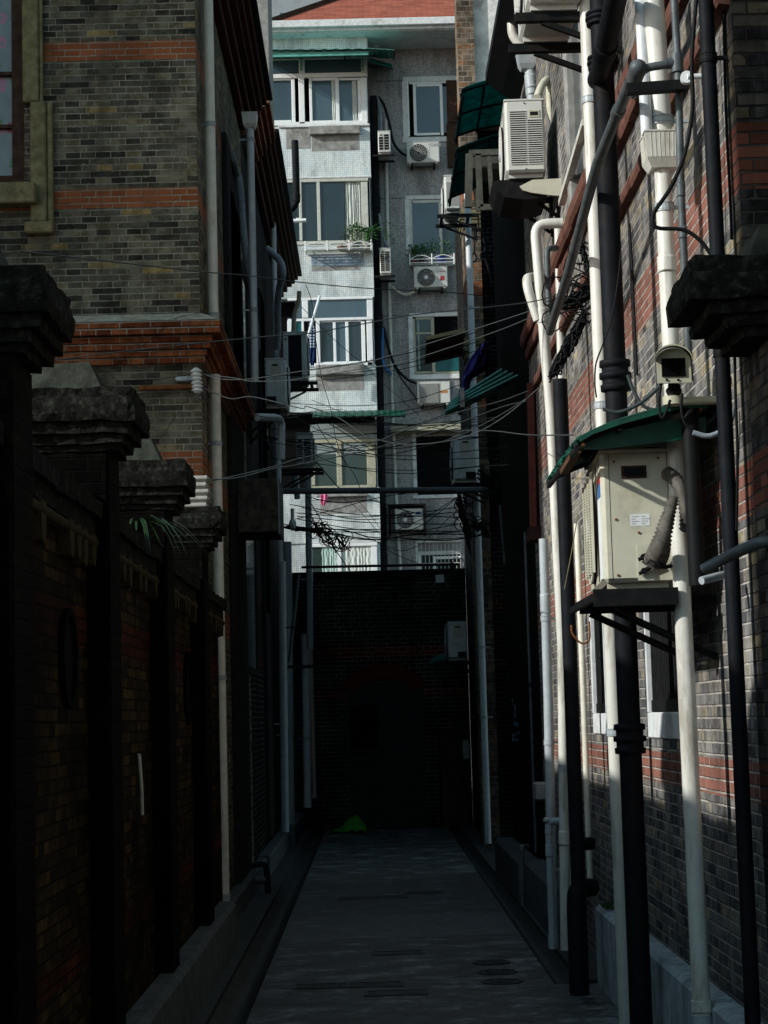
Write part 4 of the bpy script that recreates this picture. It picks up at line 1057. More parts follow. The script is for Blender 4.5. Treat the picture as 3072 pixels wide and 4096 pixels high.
# upper units on the right wall
ac_unit('clean white unit with twin columns of louvres beside the teal canopies', (1.105+.02,14.72,5.685), -math.pi/2-R(1.5), .72, .295, .585, 'ac_white', plus='louvre', slats=24)
brackets('steel bracket holding the white louvred unit beside the teal canopies', 1.06, 1.48, (14.1,14.6), 5.68)
z3 = zon('r',430,120,10.4)
ac_unit('unit seen from below at the top edge of the picture', (.965,11.0,z3+.01), -math.pi/2, .68, .30, .56, 'ac_white', plus='service', slats=18)
bt = thing('wall_bracket', 'black double bracket under the unit at the top edge of the picture', 'bracket', (1.2,10.6,z3), 0, 'steel brackets under the air conditioner units')
for y in (10.42, 10.92): MB().box(.90,1.5,y-.025,y+.025,z3-.045,z3+.005).beam((1.05,y,z3-.045),(1.49,y,z3-.22),.03,.03,(0,1,0)).build('bracket_arm', M['black_metal'], bt)
# corroded tray under the louvred unit
tr_ = thing('metal_tray', 'corroded cream metal tray under the white louvred unit', 'tray', (1.3,14.2,5.5))
pts = [atY('n',x,y,13.9) for x,y in ((1040,1720),(1200,1640),(1580,1620),(1580,1845),(1400,1830),(1180,1800),(1080,1770))]
MB().prism([(p.x,p.z) for p in pts], 'y', 13.9, 13.92).build('tray_front', M['ac_near'], tr_)
pts = [atY('n',x,y,13.93) for x,y in ((700,1650),(830,1645),(1040,1690),(1090,1775),(1400,1832),(1300,1870),(1100,1890),(850,1860),(760,1770))]
MB().prism([(p.x,p.z) for p in pts], 'y', 13.93, 14.5).build('tray_base', M['black_metal'], tr_)
# far right units
def at_unit(z, x0, y0, x1, y1, Y): 
    A = atY(z,x0,(y0+y1)/2,Y); B = atY(z,x1,(y0+y1)/2,Y); return A.x, B.x, zon(z,(x0+x1)/2,y1,Y), zon(z,(x0+x1)/2,y0,Y)
x0,x1,z0,z1 = at_unit('a',1292,1162,1395,1405,23.5)
ac_unit('white louvred unit with a rounded front on the far brick corner', (x0,24.2,z0), -math.pi/2, .7, x1-x0, z1-z0, 'ac_white', plus='louvre', slats=22)
brackets('black bracket under the louvred unit on the far brick corner', x0-.1, 1.5, (23.6,24.1), z0-.004, drop=.2)
x0,x1,z0,z1 = at_unit('p',205,768,500,1350,23.6)
ac_unit('grey unit with a long printed label above the thick crossbar', (x0,24.3,z0), -math.pi/2, .7, x1-x0, z1-z0, 'ac_grey', plus='panel')
brackets('dark bracket under the grey unit with the printed label', x0-.02, 1.5, (23.7,24.2), z0-.004, drop=.2)
x0,x1,z0,z1 = at_unit('w',225,950,415,1330,27)
ac_unit('small grey-blue unit low down right of the filled-in arch', (x0,27.7,z0), -math.pi/2, .7, x1-x0, z1-z0, 'ac_grey', plus='panel')
brackets('dark bracket under the small grey-blue unit right of the arch', x0-.02, 1.48, (27.1,27.6), z0-.004, drop=.2)
# left wall units
x0,x1,z0,z1 = at_unit('l',475,420,860,1040,21)
ac_unit('grey unit with a service panel, nearest of the three on the left wall', (x1-.07,21,z0), math.pi/2, .72, .24, z1-z0, 'ac_grey', minus='panel')
brackets('black bracket under the grey service-panel unit on the left wall', -.93, -1.30, (21.1,21.6), z0-.004, wall=-1.30)
x0,x1,z0,z1 = at_unit('l',735,85,1035,700,25)
ac_unit('tall unit showing dark cooling fins, highest on the left wall', (x1,25,z0), math.pi/2, .75, x1-x0, z1-z0, 'ac_grey', minus='coil')
brackets('black bracket under the dark finned unit on the left wall', x1+.13, -1.30, (25.08,25.6), z0-.004, wall=-1.30)
x0,x1,z0,z1 = at_unit('l',895,1362,1110,1800,27)
ac_unit('small grey louvred unit, lowest on the left wall beside the cream window', (x1,27,z0), math.pi/2, .7, x1-x0, z1-z0, 'ac_grey', minus='louvre', slats=12)
brackets('black bracket under the lowest louvred unit on the left wall', x1+.14, -1.22, (27.08,27.5), z0-.004, wall=-1.22)
# units on the tiled block
def far_unit(z, r, label, **k):
    x0,x1,z0,z1 = at_unit(z,*r,48.5)
    t = ac_unit(label, (x0,48.55,z0), 0, x1-x0, .36, z1-z0, 'ac_white', **k)
    m = MB()
    for f in (.12,.8): m.box(x0+(x1-x0)*f,x0+(x1-x0)*f+.05,48.5,48.94,z0-.06,z0-.003)
    s = thing('wall_bracket', 'bracket of the '+label.replace(' under the flower rack on the grey wall','').replace(' inside a dark metal frame',''), 'bracket', (x0,48.7,z0-.06), 0, 'steel brackets under the air conditioner units')
    m.build('bracket_arm', M['black_metal'], s); return t, x0, x1, z0, z1
far_unit('a',(1040,938,1258,1082),'white unit with a swirled fan guard below the top grey wall window', hub=False)
t5,x0,x1,z0,z1 = far_unit('a',(1088,1765,1312,1910),'white unit with a white fan hub under the flower rack on the grey wall')
MB().box(x0+(x1-x0)*.78,x0+(x1-x0)*.9,48.545,48.549,z0+(z1-z0)*.35,z0+(z1-z0)*.55).build('sticker', M['inkred'], t5)
MB().box(x0+(x1-x0)*.75,x0+(x1-x0)*.93,48.546,48.549,z0+(z1-z0)*.76,z0+(z1-z0)*.79).build('sticker', M['inkred'], t5)
t6,x0,x1,z0,z1 = far_unit('b',(1112,705,1330,858),'boxy unit with square slatted guard and orange strip', striped=True, hub=False)
MB().box(x0+(x1-x0)*.68,x0+(x1-x0)*.92,48.544,48.549,z0+(z1-z0)*.5,z0+(z1-z0)*.6).build('sticker', M['orange_label'], t6)
t7,x0,x1,z0,z1 = far_unit('b',(962,1550,1152,1695),'white unit with a blue sticker inside a dark metal frame')
MB().box(x0+(x1-x0)*.73,x0+(x1-x0)*.9,48.545,48.549,z0+(z1-z0)*.72,z0+(z1-z0)*.86).build('sticker', M['inkblue'], t7)
fr = MB()
for sx in (x0-.16,x1+.02): fr.box(sx,sx+.05,48.45,48.97,z0-.1,z1+.12)
fr.box(x0-.11,x1+.02,48.45,48.97,z1+.07,z1+.12)
solo('guard_cage', fr, M['black_metal'], 'dark metal cage round the unit with the blue sticker', 'cage')
def text(parent, s, p, size, mat):
    cu = bpy.data.curves.new('lettering','FONT'); cu.body = s; cu.size = size; cu.extrude = .001
    tmp = bpy.data.objects.new('tmp', cu); COL.objects.link(tmp)
    bpy.context.view_layer.update()
    me = bpy.data.meshes.new_from_object(tmp.evaluated_get(bpy.context.evaluated_depsgraph_get()))
    bpy.data.objects.remove(tmp)
    root = parent
    M4 = Matrix.Translation(p) @ Matrix.Rotation(math.pi/2,4,'X')
    me.transform((Matrix.Translation(root.location) @ root.rotation_euler.to_matrix().to_4x4()).inverted() @ M4)
    me.materials.clear(); me.materials.append(M[mat])
    o = bpy.data.objects.new('lettering', me); COL.objects.link(o); o.parent = parent
for o in list(COL.objects):
    if o.get('label','').startswith('white unit with a swirled'): text(o, 'GREE', atY('a',1196,972,48.545), .12, 'ink'); break
for (z,r,lab) in (('a',(850,868,933,1018),'white latticed unit side, upper one in the corner of the bay'),('a',(862,1645,936,1822),'white latticed unit side, lower one in the corner of the bay')):
    x0,x1,z0,z1 = at_unit(z,*r,47.9)
    t = ac_unit(lab, (x1,47.9,z0), math.pi/2, .8, x1-x0, z1-z0, 'ac_white', minus='louvre', slats=6 if 'upper' in lab else 10, fan=False)
    m = MB().box(x0-.15,x1+.1,47.95,47.99,z0-.06,z0-.002).box(x0-.15,x1+.1,48.5,48.54,z0-.06,z0-.002).box(x0-.1,x0-.06,47.991,48.499,z0-.05,z0-.01)
    solo('wall_bracket', m, M['black_metal'], ('upper' if 'upper' in lab else 'lower')+' black bracket in the corner of the bay of the tiled block', 'bracket', 'steel brackets under the air conditioner units')

# ------------------------------------------------------------------ pipes
def pipe(label, pts, r, mat, coup=(), clamps=(), n=14, rad=.08, name='drain_pipe', cat='pipe', group='drain pipes', extra=None, cmat=None, tilt=None):
    p = fillet(pts, rad) if len(pts) > 2 else [Vector(q) for q in pts]
    if not coup and not clamps and not extra:
        return solo(name, MB().tube(p, r, n), M[mat], label, cat, group)
    c = sum(p, Vector())/len(p); c.z = min(q.z for q in p)
    t = thing(name, label, cat, c, 0, group)
    MB().tube(p, r, n).build('pipe', M[mat], t)
    a, b = Vector(pts[0]), Vector(pts[-1])
    def along(z):
        for i in range(len(p)-1):
            q0, q1 = p[i], p[i+1]
            if min(q0.z,q1.z) <= z <= max(q0.z,q1.z) and abs(q1.z-q0.z) > 1e-6:
                return q0.lerp(q1,(z-q0.z)/(q1.z-q0.z)), (q1-q0).normalized()
        q = min(p, key=lambda v: abs(v.z-z)); return q, Vector((0,0,1))
    if coup:
        m = MB()
        for z, h in coup:
            m = MB(); q, dn = along(z); m.tube([q-dn*h/2,q-dn*h/2,q-dn*h*.36,q+dn*h*.36,q+dn*h/2,q+dn*h/2],1,n+4,True,[r*1.02,r*1.14,r*1.13,r*1.13,r*1.14,r*1.02])
            m.build('coupling', M[cmat or mat], t)
    for z in clamps:
        q, dn = along(z); m = MB().ring(q-dn*.012, dn, r*1.13, r*1.0, .024, 18)
        m.ring(q-dn*.02, dn, r*1.16, r*1.02, .006, 18); m.ring(q+dn*.014, dn, r*1.16, r*1.02, .006, 18)
        sx = 1 if q.x > 0 else -1
        m.box(q.x+sx*r*.9, q.x+sx*(r+.07), q.y-.008, q.y+.008, q.z-.008, q.z+.008)
        m.build('clamp', M['black_metal'] if mat in ('iron','steel') else M['pvc_grey'] if mat.startswith('pvc') else M['steel'], t)
    if extra: extra(t)
    return t
def hopper(t, x, y, z0, z1, w0, w1, mat, d0=None):
    m = MB(); zt_ = z1-(z1-z0)*.04; zm = z0+(z1-z0)*.26
    a, b = w1/2, w0/2
    def rg(h, z): return [(x-h,y-h,z),(x+h,y-h,z),(x+h,y+h,z),(x-h,y+h,z)]
    vs = rg(b*.72,z0)+rg(b,zm)+rg(a,zt_)+rg(a*1.05,zt_)+rg(a*1.05,z1)
    fs = [(3,2,1,0),(16,17,18,19)]
    for k in range(4):
        for i in range(4): fs.append((k*4+i,k*4+(i+1)%4,(k+1)*4+(i+1)%4,(k+1)*4+i))
    m.add(vs, fs)
    for k in range(-3,4):
        f = k/4.2; m.beam((x+b*f,y-b-.001,zm),(x+a*f,y-a-.001,zt_),.003,.0012,(0,1,0)); m.beam((x-b-.001,y+b*f,zm),(x-a-.001,y+a*f,zt_),.003,.0012,(1,0,0))
    m.build('hopper', M[mat], t)
# right wall, near to far
zh0, zh1 = zon('f',1090,890,8.2), zon('f',1090,705,8.2)
def hopA(t): hopper(t, 1.33, 8.2, zh0, zh1, .155, .165, 'pvc')
pipe('white down pipe with a square ribbed hopper, running down to the plinth nearest the camera', [(1.33,8.13,.1),(1.33,8.2,zh0+.02)], .0375, 'pvc', [(3.62,.07),(zon('h',1290,2120,8.13),.05)], [zon('f',1120,1085,8.2), .42], extra=hopA, n=20)
pipe('thick white pipe dropping into the square ribbed hopper from the top edge', [atY('r',1330,-150,8.25), atY('r',1420,1310,8.24)], .046, 'pvc', [], [zon('r',1420,1150,8.24)], n=18)
pipe('thinner greyish white pipe dropping into the hopper beside the thick white one', [atY('r',1205,-150,8.3), atY('r',1275,1310,8.2)], .026, 'pvc_blue', n=16)
zc = lambda z,x,y: zon(z,x,y,10.4)
pipe('long straight white pipe running full height just left of the black cast iron pipe', [(1.30,10.4,0.02),(1.30,10.4,7.6)], .040, 'pvc', [(zc('q',745,1280),.14),(zc('h',850,690),.05),(zc('q',730,1190),.03)], [zc('r',715,950), zc('s',440,220), zc('h',845,690)], n=20)
CY = atX('q',968,1500,1.27).y
def ironcollars(t):
    for (z,yy,hh) in (('q',1910,.16),('h',725,.15),('r',180,.07),('r',600,.07)):
        zz = zon(z,900,yy,CY); m = MB()
        m.tube([(1.27,CY,zz+hh*k) for k in (-.5,-.48,-.3,-.28,-.1,-.08,.08,.1,.28,.3,.48,.5)],1,20,True,[.06,.076,.078,.068,.068,.082,.082,.068,.068,.08,.078,.06])
        m.build('cast_collar', M['iron'], t)
pipe('thick black cast iron soil pipe with flanged collars', [(1.27,CY,.0),(1.27,CY,6.8)], .056, 'iron', [], [], extra=ironcollars, n=22)
pb = [atX('r',800,760,1.25),atX('r',860,560,1.2),atX('r',1010,-160,1.15)]
pipe('thick black branch pipe leaning from the soil pipe up to the top edge', pb, .05, 'iron', n=18, rad=.2, name='soil_pipe_branch', coup=[(pb[1].z,.16)])
# conduit with tee and wheel
def Dextra(t):
    q = atY('r',1560,600,7.85); e = atY('r',1190,645,7.85)
    m = MB().tube(fillet([q,e+Vector((.02,0,0)),e+Vector((0,.18,-.06))],.05), .018, 12); m.cyl(q-Vector((0,0,.04)),q+Vector((0,0,.04)),.027,14); m.cyl(q+Vector((-.05,0,0)),q+Vector((-.02,0,0)),.024,12)
    m.ball(e, .038,.038,.038, 14, 10); m.cyl(e+Vector((-.005,0,-.005)),e+Vector((-.01,.05,-.03)),.034,14)
    m.build('tee_branch', M['steel'], t)
    w_ = atY('f',1235,400,7.7); MB().cyl(w_,w_+Vector((.004,.03,0)),.026,18).cyl(w_+Vector((.004,.0,0)),w_+Vector((.07,.0,.0)),.012,10).build('meter_dial', M['paper'], t)
pipe('grey steel conduit with a tee branch and a round white dial', [atY('r',1525,-120,7.85),atY('r',1570,640,7.85),atY('f',1205,1000,7.85),atY('g',1250,420,7.9)], .0165, 'steel', [(zon('f',1215,990,7.85),.06),(zon('f',1225,1210,7.85),.05),(zon('f',1185,410,7.85),.06)], [], extra=Dextra, n=14, rad=.02)
solo('steel_bar', MB().beam(atY('r',1080,850,7.8), atY('r',1660,810,7.8), .05, .042), M['black_metal'], 'black steel bar under the round white dial', 'bar')
pipe('dark pipe rising straight beside the corner of the right house', [(1.42,7.5,0),(1.42,7.5,6.4)], .031, 'iron', [(zon('g',1440,450,7.5),.12),(2.05,.05)], [4.3,3.1], n=16)
pipe('grey elbowed pipe leaning out at the right edge, above a broken stub', [atY('s',1195,1400,7.3),atY('s',1450,1265,7.2),atY('s',1600,1200,7.1),atY('s',1800,1190,7.0)], .022, 'steel', n=14, rad=.06)
pipe('short broken pale stub sticking out below the grey elbowed pipe', [atY('s',1180,1480,7.5),atY('s',1290,1450,7.55),atY('s',1340,1440,7.6)], .016, 'pvc_grey', n=10)
pipe('sloping grey drain pipe running back along the right wall', [atX('r',1120,770,1.17),atX('r',800,1560,1.17),atX('q',400,560,1.17),atX('q',155,1350,1.17)], .026, 'steel', n=14, extra=lambda t: MB().cyl(atX('r',1005,1050,1.17)+Vector((0,-.03,0)),atX('r',1005,1050,1.17)+Vector((0,.05,0)),.032,14).build('coupling', M['steel'], t))
Yf = 12.5
pF = [atY('d',1222,2052,Yf),atY('d',1215,1400,Yf),atY('d',1190,900,Yf),atY('d',1155,484,Yf),atY('d',1215,482,Yf)]
pipe('long slightly leaning white pipe with an elbow at its top, left of the black drain', pF, .034, 'pvc', [(zon('q',70,1150,Yf),.1),(zon('u',625,360,Yf),.09)], [zon('h',600,875,Yf)], n=18, rad=.09)
pipe('short white branch bending down into the leaning white pipe', [atY('d',1178,597,12.9),atY('d',1137,600,12.55),atY('d',1140,625,12.5),atY('d',1162,692,12.5)], .031, 'pvc', n=16, rad=.06)
pipe('white pipe standing in shade behind the leaning white pipe', [(1.40,14.0,.4),atY('d',1205,480,14.0)], .028, 'pvc', n=14)
pipe('dark elbow pipe next to the top of the leaning white pipe', [atY('q',240,290,12.9),atY('q',125,300,12.8),atY('q',120,400,12.8),atY('q',150,1270,12.8)], .021, 'steel', [(zon('q',150,920,12.8),.06)], n=12, rad=.05)
Yg = 13.8
pipe('grey down pipe cut off at its top beside the dark red shutter', [atY('d',1196,2045,Yg),atY('d',1184,1500,Yg),atY('d',1174,1164,Yg)], .034, 'pvc_grey', [(zon('w',1195,770,Yg),.14),(zon('u',540,1340,Yg),.09)], [zon('w',1205,920,Yg),zon('t',575,1298,Yg),zon('u',545,660,Yg)], n=18)
pipe('thin grey waste pipe turning down from a side inlet to the gutter', [atY('u',600,195,12.6),atY('u',470,205,12.7),atY('u',462,300,12.7),atY('u',500,1410,12.7)], .0235, 'pvc_grey', [(zon('u',465,280,12.7),.06),(zon('u',470,480,12.7),.08)], n=14, rad=.06,
     extra=lambda t: MB().ball(atY('u',440,190,12.68),.022,.022,.018,12,8).build('end_cap', M['pvc_grey'], t))
Yh = 11.9
pipe('black drain behind the white pipes with elbows entering the wall near the ground', [(atY('h',648,900,Yh).x,Yh,0.0),(atY('h',648,900,Yh).x,Yh,zon('q',350,1950,Yh))], .044, 'iron', [(zon('h',640,240,Yh),.06)], [], n=16, rad=.02)
pipe('black elbow entering the wall above another one near the ground', [(atY('h',665,1400,12.35).x,12.35,.35),atY('h',665,1400,12.35),atY('h',665,1275,12.35),atY('h',740,1270,12.4)], .042, 'iron', n=16, rad=.1)
pipe('lower black elbow entering the wall close to the plinth', [(atY('h',655,1600,11.9).x,11.9,.0),atY('h',655,1600,11.9),atY('h',660,1500,11.9),atY('h',745,1500,12.0)], .055, 'iron', n=16, rad=.1)
pipe('thin cream pipe in the corner behind the black drain', [(1.455,13.3,.5),(1.455,13.3,3.0)], .022, 'pvc_cream', n=12)
pipe('pale pipe rising through the shadowed corner of the far right wall', [(1.40,24.3,.1),(1.40,24.3,9.0)], .042, 'pvc_blue', [(zon('w',545,310,24.3),.1)], [zon('w',570,1200,24.3),zon('w',590,1890,24.3),zon('o',590,1040,24.3)], n=14)
pipe('thin grey conduit on the dark stretch of right wall', [(1.44,17.55,.45),(1.44,17.55,3.35)], .014, 'steel', [], [zon('w',958,1575,17.5)], n=10)
pipe('short thin conduit hanging under the cluttered shelf', [atY('p',790,1640,20),atY('p',815,2010,20),atY('w',785,390,20)], .014, 'steel', n=8)
pipe('grey pipe standing beside the plinth end with a bent top', [atY('u',260,440,15.6),atY('u',205,445,15.2),atY('u',205,540,15.2),atY('u',215,1000,15.2)], .02, 'steel', n=10, rad=.05)
pipe('drain pipe under a hopper behind the white louvred unit', [atY('r',190,960,15.6),atY('r',165,650,15.6)], .046, 'pvc_grey', [(zon('r',180,780,15.6),.12),(zon('r',180,860,15.6),.08)], [], n=16,
     extra=lambda t: hopper(t, atY('r',135,560,15.6).x, 15.6, zon('r',135,665,15.6), zon('r',135,500,15.6), .14, .17, 'pvc_grey'))
pipe('white elbow pipe feeding the hopper behind the white louvred unit', [atY('r',90,440,15.6),atY('r',60,410,15.6),atY('r',0,330,15.6),atY('r',-5,220,15.6)], .042, 'pvc', n=14, rad=.07)
hose([atY('n',1260,600,14.3),atY('n',1320,450,14.4),atY('n',1400,380,14.5),atY('n',1420,560,14.5),atY('n',1430,760,14.5),atY('n',1500,960,14.5),atY('n',1530,1180,14.6),atY('n',1535,1500,14.7)], .030, 'hose', 'cream insulated hose looping over the white louvred unit', False)
hose([atY('n',1500,330,14.6),atY('n',1535,500,14.6),atY('n',1525,720,14.6),atY('n',1490,870,14.62)], .026, 'hose', 'cream insulated hose hanging right of the looping one', False)
solo('cable_trunking', MB().beam(atX('r',690,1160,1.42),atX('r',465,1925,1.42),.045,.04), M['pvc'], 'white plastic cable trunking slanting along the right wall below the louvred unit', 'trunking')
# left wall
pipe('cream down pipe at the corner of the left house, above the corner moulding', [(-1.232,15.7,4.93),(-1.232,15.7,8.6)], .044, 'pvc_cream', [], [zon('c',1145,690,15.7),zon('c',1170,1745,15.7)], n=20)
pipe('cream down pipe at the corner of the left house, below the corner moulding', [(-1.232,15.76,.216),(-1.232,15.76,4.56)], .044, 'pvc_cream', [(zon('e',1195,690,15.76),.14)], [zon('e',1200,795,15.76),zon('i',1155,405,15.76),.30], n=20)
Y2 = atX('j',640,2000,-1.05).y
pipe('white down pipe with a square hopper high on the left wall', [(-1.05,Y2,zon('l',448,720,Y2)),(-1.05,Y2,zon('j',650,1620,Y2))], .036, 'pvc_blue', [(zon('j',650,1640,Y2),.12)], [zon('j',650,1765,Y2),zon('k',720,1705,Y2)], n=16,
     extra=lambda t: hopper(t, -1.05, Y2, zon('j',650,1630,Y2), zon('j',650,1440,Y2), .13, .15, 'pvc'))
Y3 = atX('k',930,800,-1.18).y
pipe('second hoppered white pipe farther along the left wall', [(-1.18,Y3,.35),(-1.18,Y3,zon('k',930,420,Y3))], .036, 'pvc_blue', [(zon('k',925,450,Y3),.12)], [zon('k',925,600,Y3),1.5], n=14,
     extra=lambda t: hopper(t, -1.18, Y3, zon('k',930,415,Y3), zon('k',930,270,Y3), .11, .13, 'pvc_grey'))
pipe('slanting white inlet above the second hoppered pipe', [atY('k',935,300,Y3),atY('k',1000,20,Y3-.2)], .036, 'pvc_blue', n=14)
pipe('tan pipe with a double bend at the far left, beside the striped laundry', [atY('k',1180,1990,28.2),atY('k',1190,1740,28.2),atY('k',1250,1600,28.2),atY('k',1255,1470,28.2)], .034, 'pvc_tan', [], [zon('k',1180,1810,28.2)], n=12, rad=.08)
pipe('black waste pipe bending into the left wall in front of the second-row bay window', [atY('k',960,500,27.8),atY('k',1150,440,27.5),atY('k',1215,360,27.5),atY('k',1220,250,27.5),atY('j',1200,1780,27.5)], .052, 'iron', [(zon('k',1215,290,27.5),.12)], [], n=14, rad=.12)
pipe('pale elbow pipe leaving the left wall under the grey service-panel unit', [atY('l',400,1165,19.6),atY('l',640,1170,20.2),atY('l',715,1200,20.4),atY('l',712,1700,20.4)], .040, 'pvc_blue', n=14, rad=.1)
for lab, z, xa, ya, xb, yb_, Y, rr, mt in (
  ('grey-blue down pipe, left one of the dim pair low on the left wall','x',50,85,75,2080,24.6,.052,'pvc_grey'),
  ('grey-blue down pipe, right one of the dim pair low on the left wall','x',90,-60,115,2150,26.4,.06,'pvc_grey'),
  ('thin slanting pipe in front of the dim pair of pipes on the left','x',175,180,105,830,24,.022,'steel'),
  ('pale pipe with dark clamps beside the end wall, left of the arch','x',222,620,240,1900,29.3,.062,'pvc_blue'),
  ('brownish slim pipe at the left corner of the end wall','x',240,-50,290,1830,29.4,.036,'pvc_tan'),
  ('pale pipe between the lowest left unit and the thick crossbar','l',890,1900,915,2200,28.6,.045,'pvc_grey'),
  ('pale pipe rising past the right side of the lowest left unit','m',735,0,760,2200,28.9,.05,'pvc_grey')):
    pipe(lab, [atY(z,xb,yb_,Y),atY(z,xa,ya,Y)], rr, mt, [], [zon(z,xa,(ya*.4+yb_*.6),Y)], n=12)
solo('wrapped_hose', MB().tube(smooth([atY('k',480,-10,19),atY('k',510,200,19),atY('k',540,600,19),atY('k',580,1000,19),atY('k',640,1400,19.2),atY('k',690,1800,19.6),atY('k',720,2200,20)],6), .036, 12), M['hose_grey'], 'grey tape-wrapped hose snaking down behind the hoppered white pipe', 'hose')
solo('wrapped_hose', MB().tube(smooth([atY('j',395,1920,18.5),atY('j',430,2050,18.6),atY('j',470,2200,18.9)],6), .03, 10), M['hose_grey'], 'short grey hose end sticking out above the tape-wrapped hose', 'hose')
solo('wrapped_hose', MB().tube(smooth([atY('k',835,925,22.6),atY('k',930,1000,22.6),atY('k',1020,1110,22.6),atY('k',1045,1250,22.6),atY('k',1000,1450,22.8),atY('k',980,1700,23),atY('k',985,2000,23.2),atY('k',975,2200,23.3)],6), .042, 12), M['hose_grey'], 'black and grey wrapped hose arching over the second hoppered pipe', 'hose')
# tiled block pipes
def fp(label, pts, r, mat, **k): return pipe(label, pts, r, mat, n=10, **k)
fp('slim white drain pipe on the grey wall of the tiled block', [atY('b',1000,1990,48.93),atY('b',965,1400,48.93),atY('b',940,700,48.93),atY('a',915,1600,48.93),atY('a',900,790,48.93)], .045, 'pvc', rad=.02)
fp('thick black soil pipe in the corner between bay and grey wall of the tiled block', [atY('b',885,1990,48.8),atY('b',860,700,48.8),atY('a',838,1400,48.8),atY('a',818,640,48.8)], .10, 'iron', coup=[(zon('a',835,1345,48.8),.36),(zon('b',852,305,48.8),.36),(zon('b',880,1890,48.8),.3)])
fp('white roof drain stub under the eave of the tiled block', [atY('a',834,235,48.7),atY('a',834,318,48.7)], .075, 'surround')
for i,(lab,pts,mt) in enumerate((
  ('black insulated cables curving from the bay corner to the top unit', [('a',850,640),('a',890,700),('a',925,820),('a',950,940),('a',1000,1010),('a',1040,1035)],'hose_black'),
  ('grey hose dropping into the upper latticed unit', [('a',848,640),('a',865,740),('a',870,830),('a',866,870)],'hose_grey'),
  ('black cables curving down to the boxy unit with the orange strip', [('b',885,345),('b',915,470),('b',960,600),('b',1040,690),('b',1105,720)],'hose_black'),
  ('thinner black cable below the curved ones near the boxy unit', [('b',890,350),('b',940,560),('b',1000,680),('b',1060,760),('b',1115,840)],'hose_black'),
  ('blue cable running down beside the black soil pipe of the tiled block', [('b',885,350),('b',878,500),('b',890,600),('b',940,660)],'inkblue'),
  ('pale hose bundle looping below the unit with the white fan hub', [('b',930,70),('b',990,115),('b',1040,130),('b',1095,110)],'hose'),
  ('grey hose dropping into the lower latticed unit', [('a',855,1420),('a',870,1500),('a',885,1580),('a',915,1640)],'hose_grey'))):
    solo('wall_cable', MB().tube(smooth([atY(*p,48.75) for p in pts],5), .035 if 'thin' not in lab else .02, 8), M[mt], lab, 'cable')

# ------------------------------------------------------------------ canopies
def canopy(label, prof, Y0, Y1, mat, loc=None, ribs=26, frame=True, rag=0.0, wav=.006, name='canopy'):
    t = thing(name, label, 'canopy', (prof[-1][0],(Y0+Y1)/2,prof[-1][1]))
    P = smooth([Vector((x,0,z)) for x,z in prof], 5); n = ribs*4; g = []
    for i in range(n+1):
        y = Y0+(Y1-Y0)*i/n; w_ = wav*math.sin(2*math.pi*ribs*i/n); row = []
        for j, q in enumerate(P):
            e = 1-j/(len(P)-1)
            row.append(Vector((q.x+rag*random.uniform(-1,1)*(e**3)+(0), y+(rag*random.uniform(-1,1) if i in (0,n) else 0), q.z+w_+rag*.5*random.uniform(-1,1)*(e**4))))
        g.append(row)
    MB().sheet(g, .003).build('corrugated_sheet', M[mat], t)
    if frame:
        b = MB()
        for y in (Y0+.06,(Y0+Y1)/2,Y1-.06): b.tube([q+Vector((0,y,-.022)) for q in P], .011, 6)
        for q in (P[1],P[len(P)//2],P[-2]): b.beam((q.x,Y0+.02,q.z-.036),(q.x,Y1-.02,q.z-.036),.018,.018)
        b.build('canopy_frame', M['black_metal'], t)
    return t
pr = [(p.x,p.z) for p in [atY('s',285,470,7.9),atY('s',320,432,7.9),atY('s',600,312,7.9),atY('s',1060,192,7.9)]]+[(1.49,2.965)]
cn = canopy('ragged dark green corrugated canopy over the large yellowed unit', pr, 7.92, 9.25, 'green_sheet', rag=.012, ribs=20)
lip = [atY('s',x,y,7.9) for x,y in ((290,462),(330,425),(430,378),(440,372),(600,312),(600,325),(760,275),(1060,195),(1225,215),(1225,240),(1060,232),(800,300),(600,355),(400,425),(310,480))]
MB().prism([(p.x,p.z) for p in lip], 'y', 7.895, 7.915).build('canopy_lip', M['teal_trim'] if False else M['green_sheet'], cn)
bl = MB()
for (x,y) in ((328,503),(1175,250)):
    q = atY('s',x,y,7.9); bl.cyl(q+Vector((0,-.008,0)),q,.007,10)
bl.build('bolt', M['rust'], cn)
sp = [atY('s',x,y,8.0) for x,y in ((325,475),(400,440),(900,330),(1215,300),(1215,455),(860,485),(440,535),(335,530))]
MB().prism([(p.x,p.z) for p in sp], 'y', 8.0, 8.012).build('side_sheet', M['green_sheet'], cn)
solo('wood_batten', MB().beam(atY('s',190,700,8.3), atY('s',285,545,8.1), .035, .022), M['wood'], 'broken brown wood batten hanging from the corner of the ragged green canopy', 'wood')
for lab, pts, Y0, Y1 in (('teal corrugated canopy, upper of the pair beside the louvred unit', ((322,560),(322,482),(600,385),(1060,292)), 17.4, 18.9),
                         ('teal corrugated canopy, lower of the pair beside the louvred unit', ((248,1330),(248,1240),(500,1140),(780,1050),(1000,985)), 17.2, 18.9)):
    q = [atY('n',x,y,Y0) for x,y in pts]; canopy(lab, [(p.x,p.z) for p in q]+[(1.495,q[-1].z+.02)], Y0, Y1, 'teal_sheet', ribs=36, wav=.004)
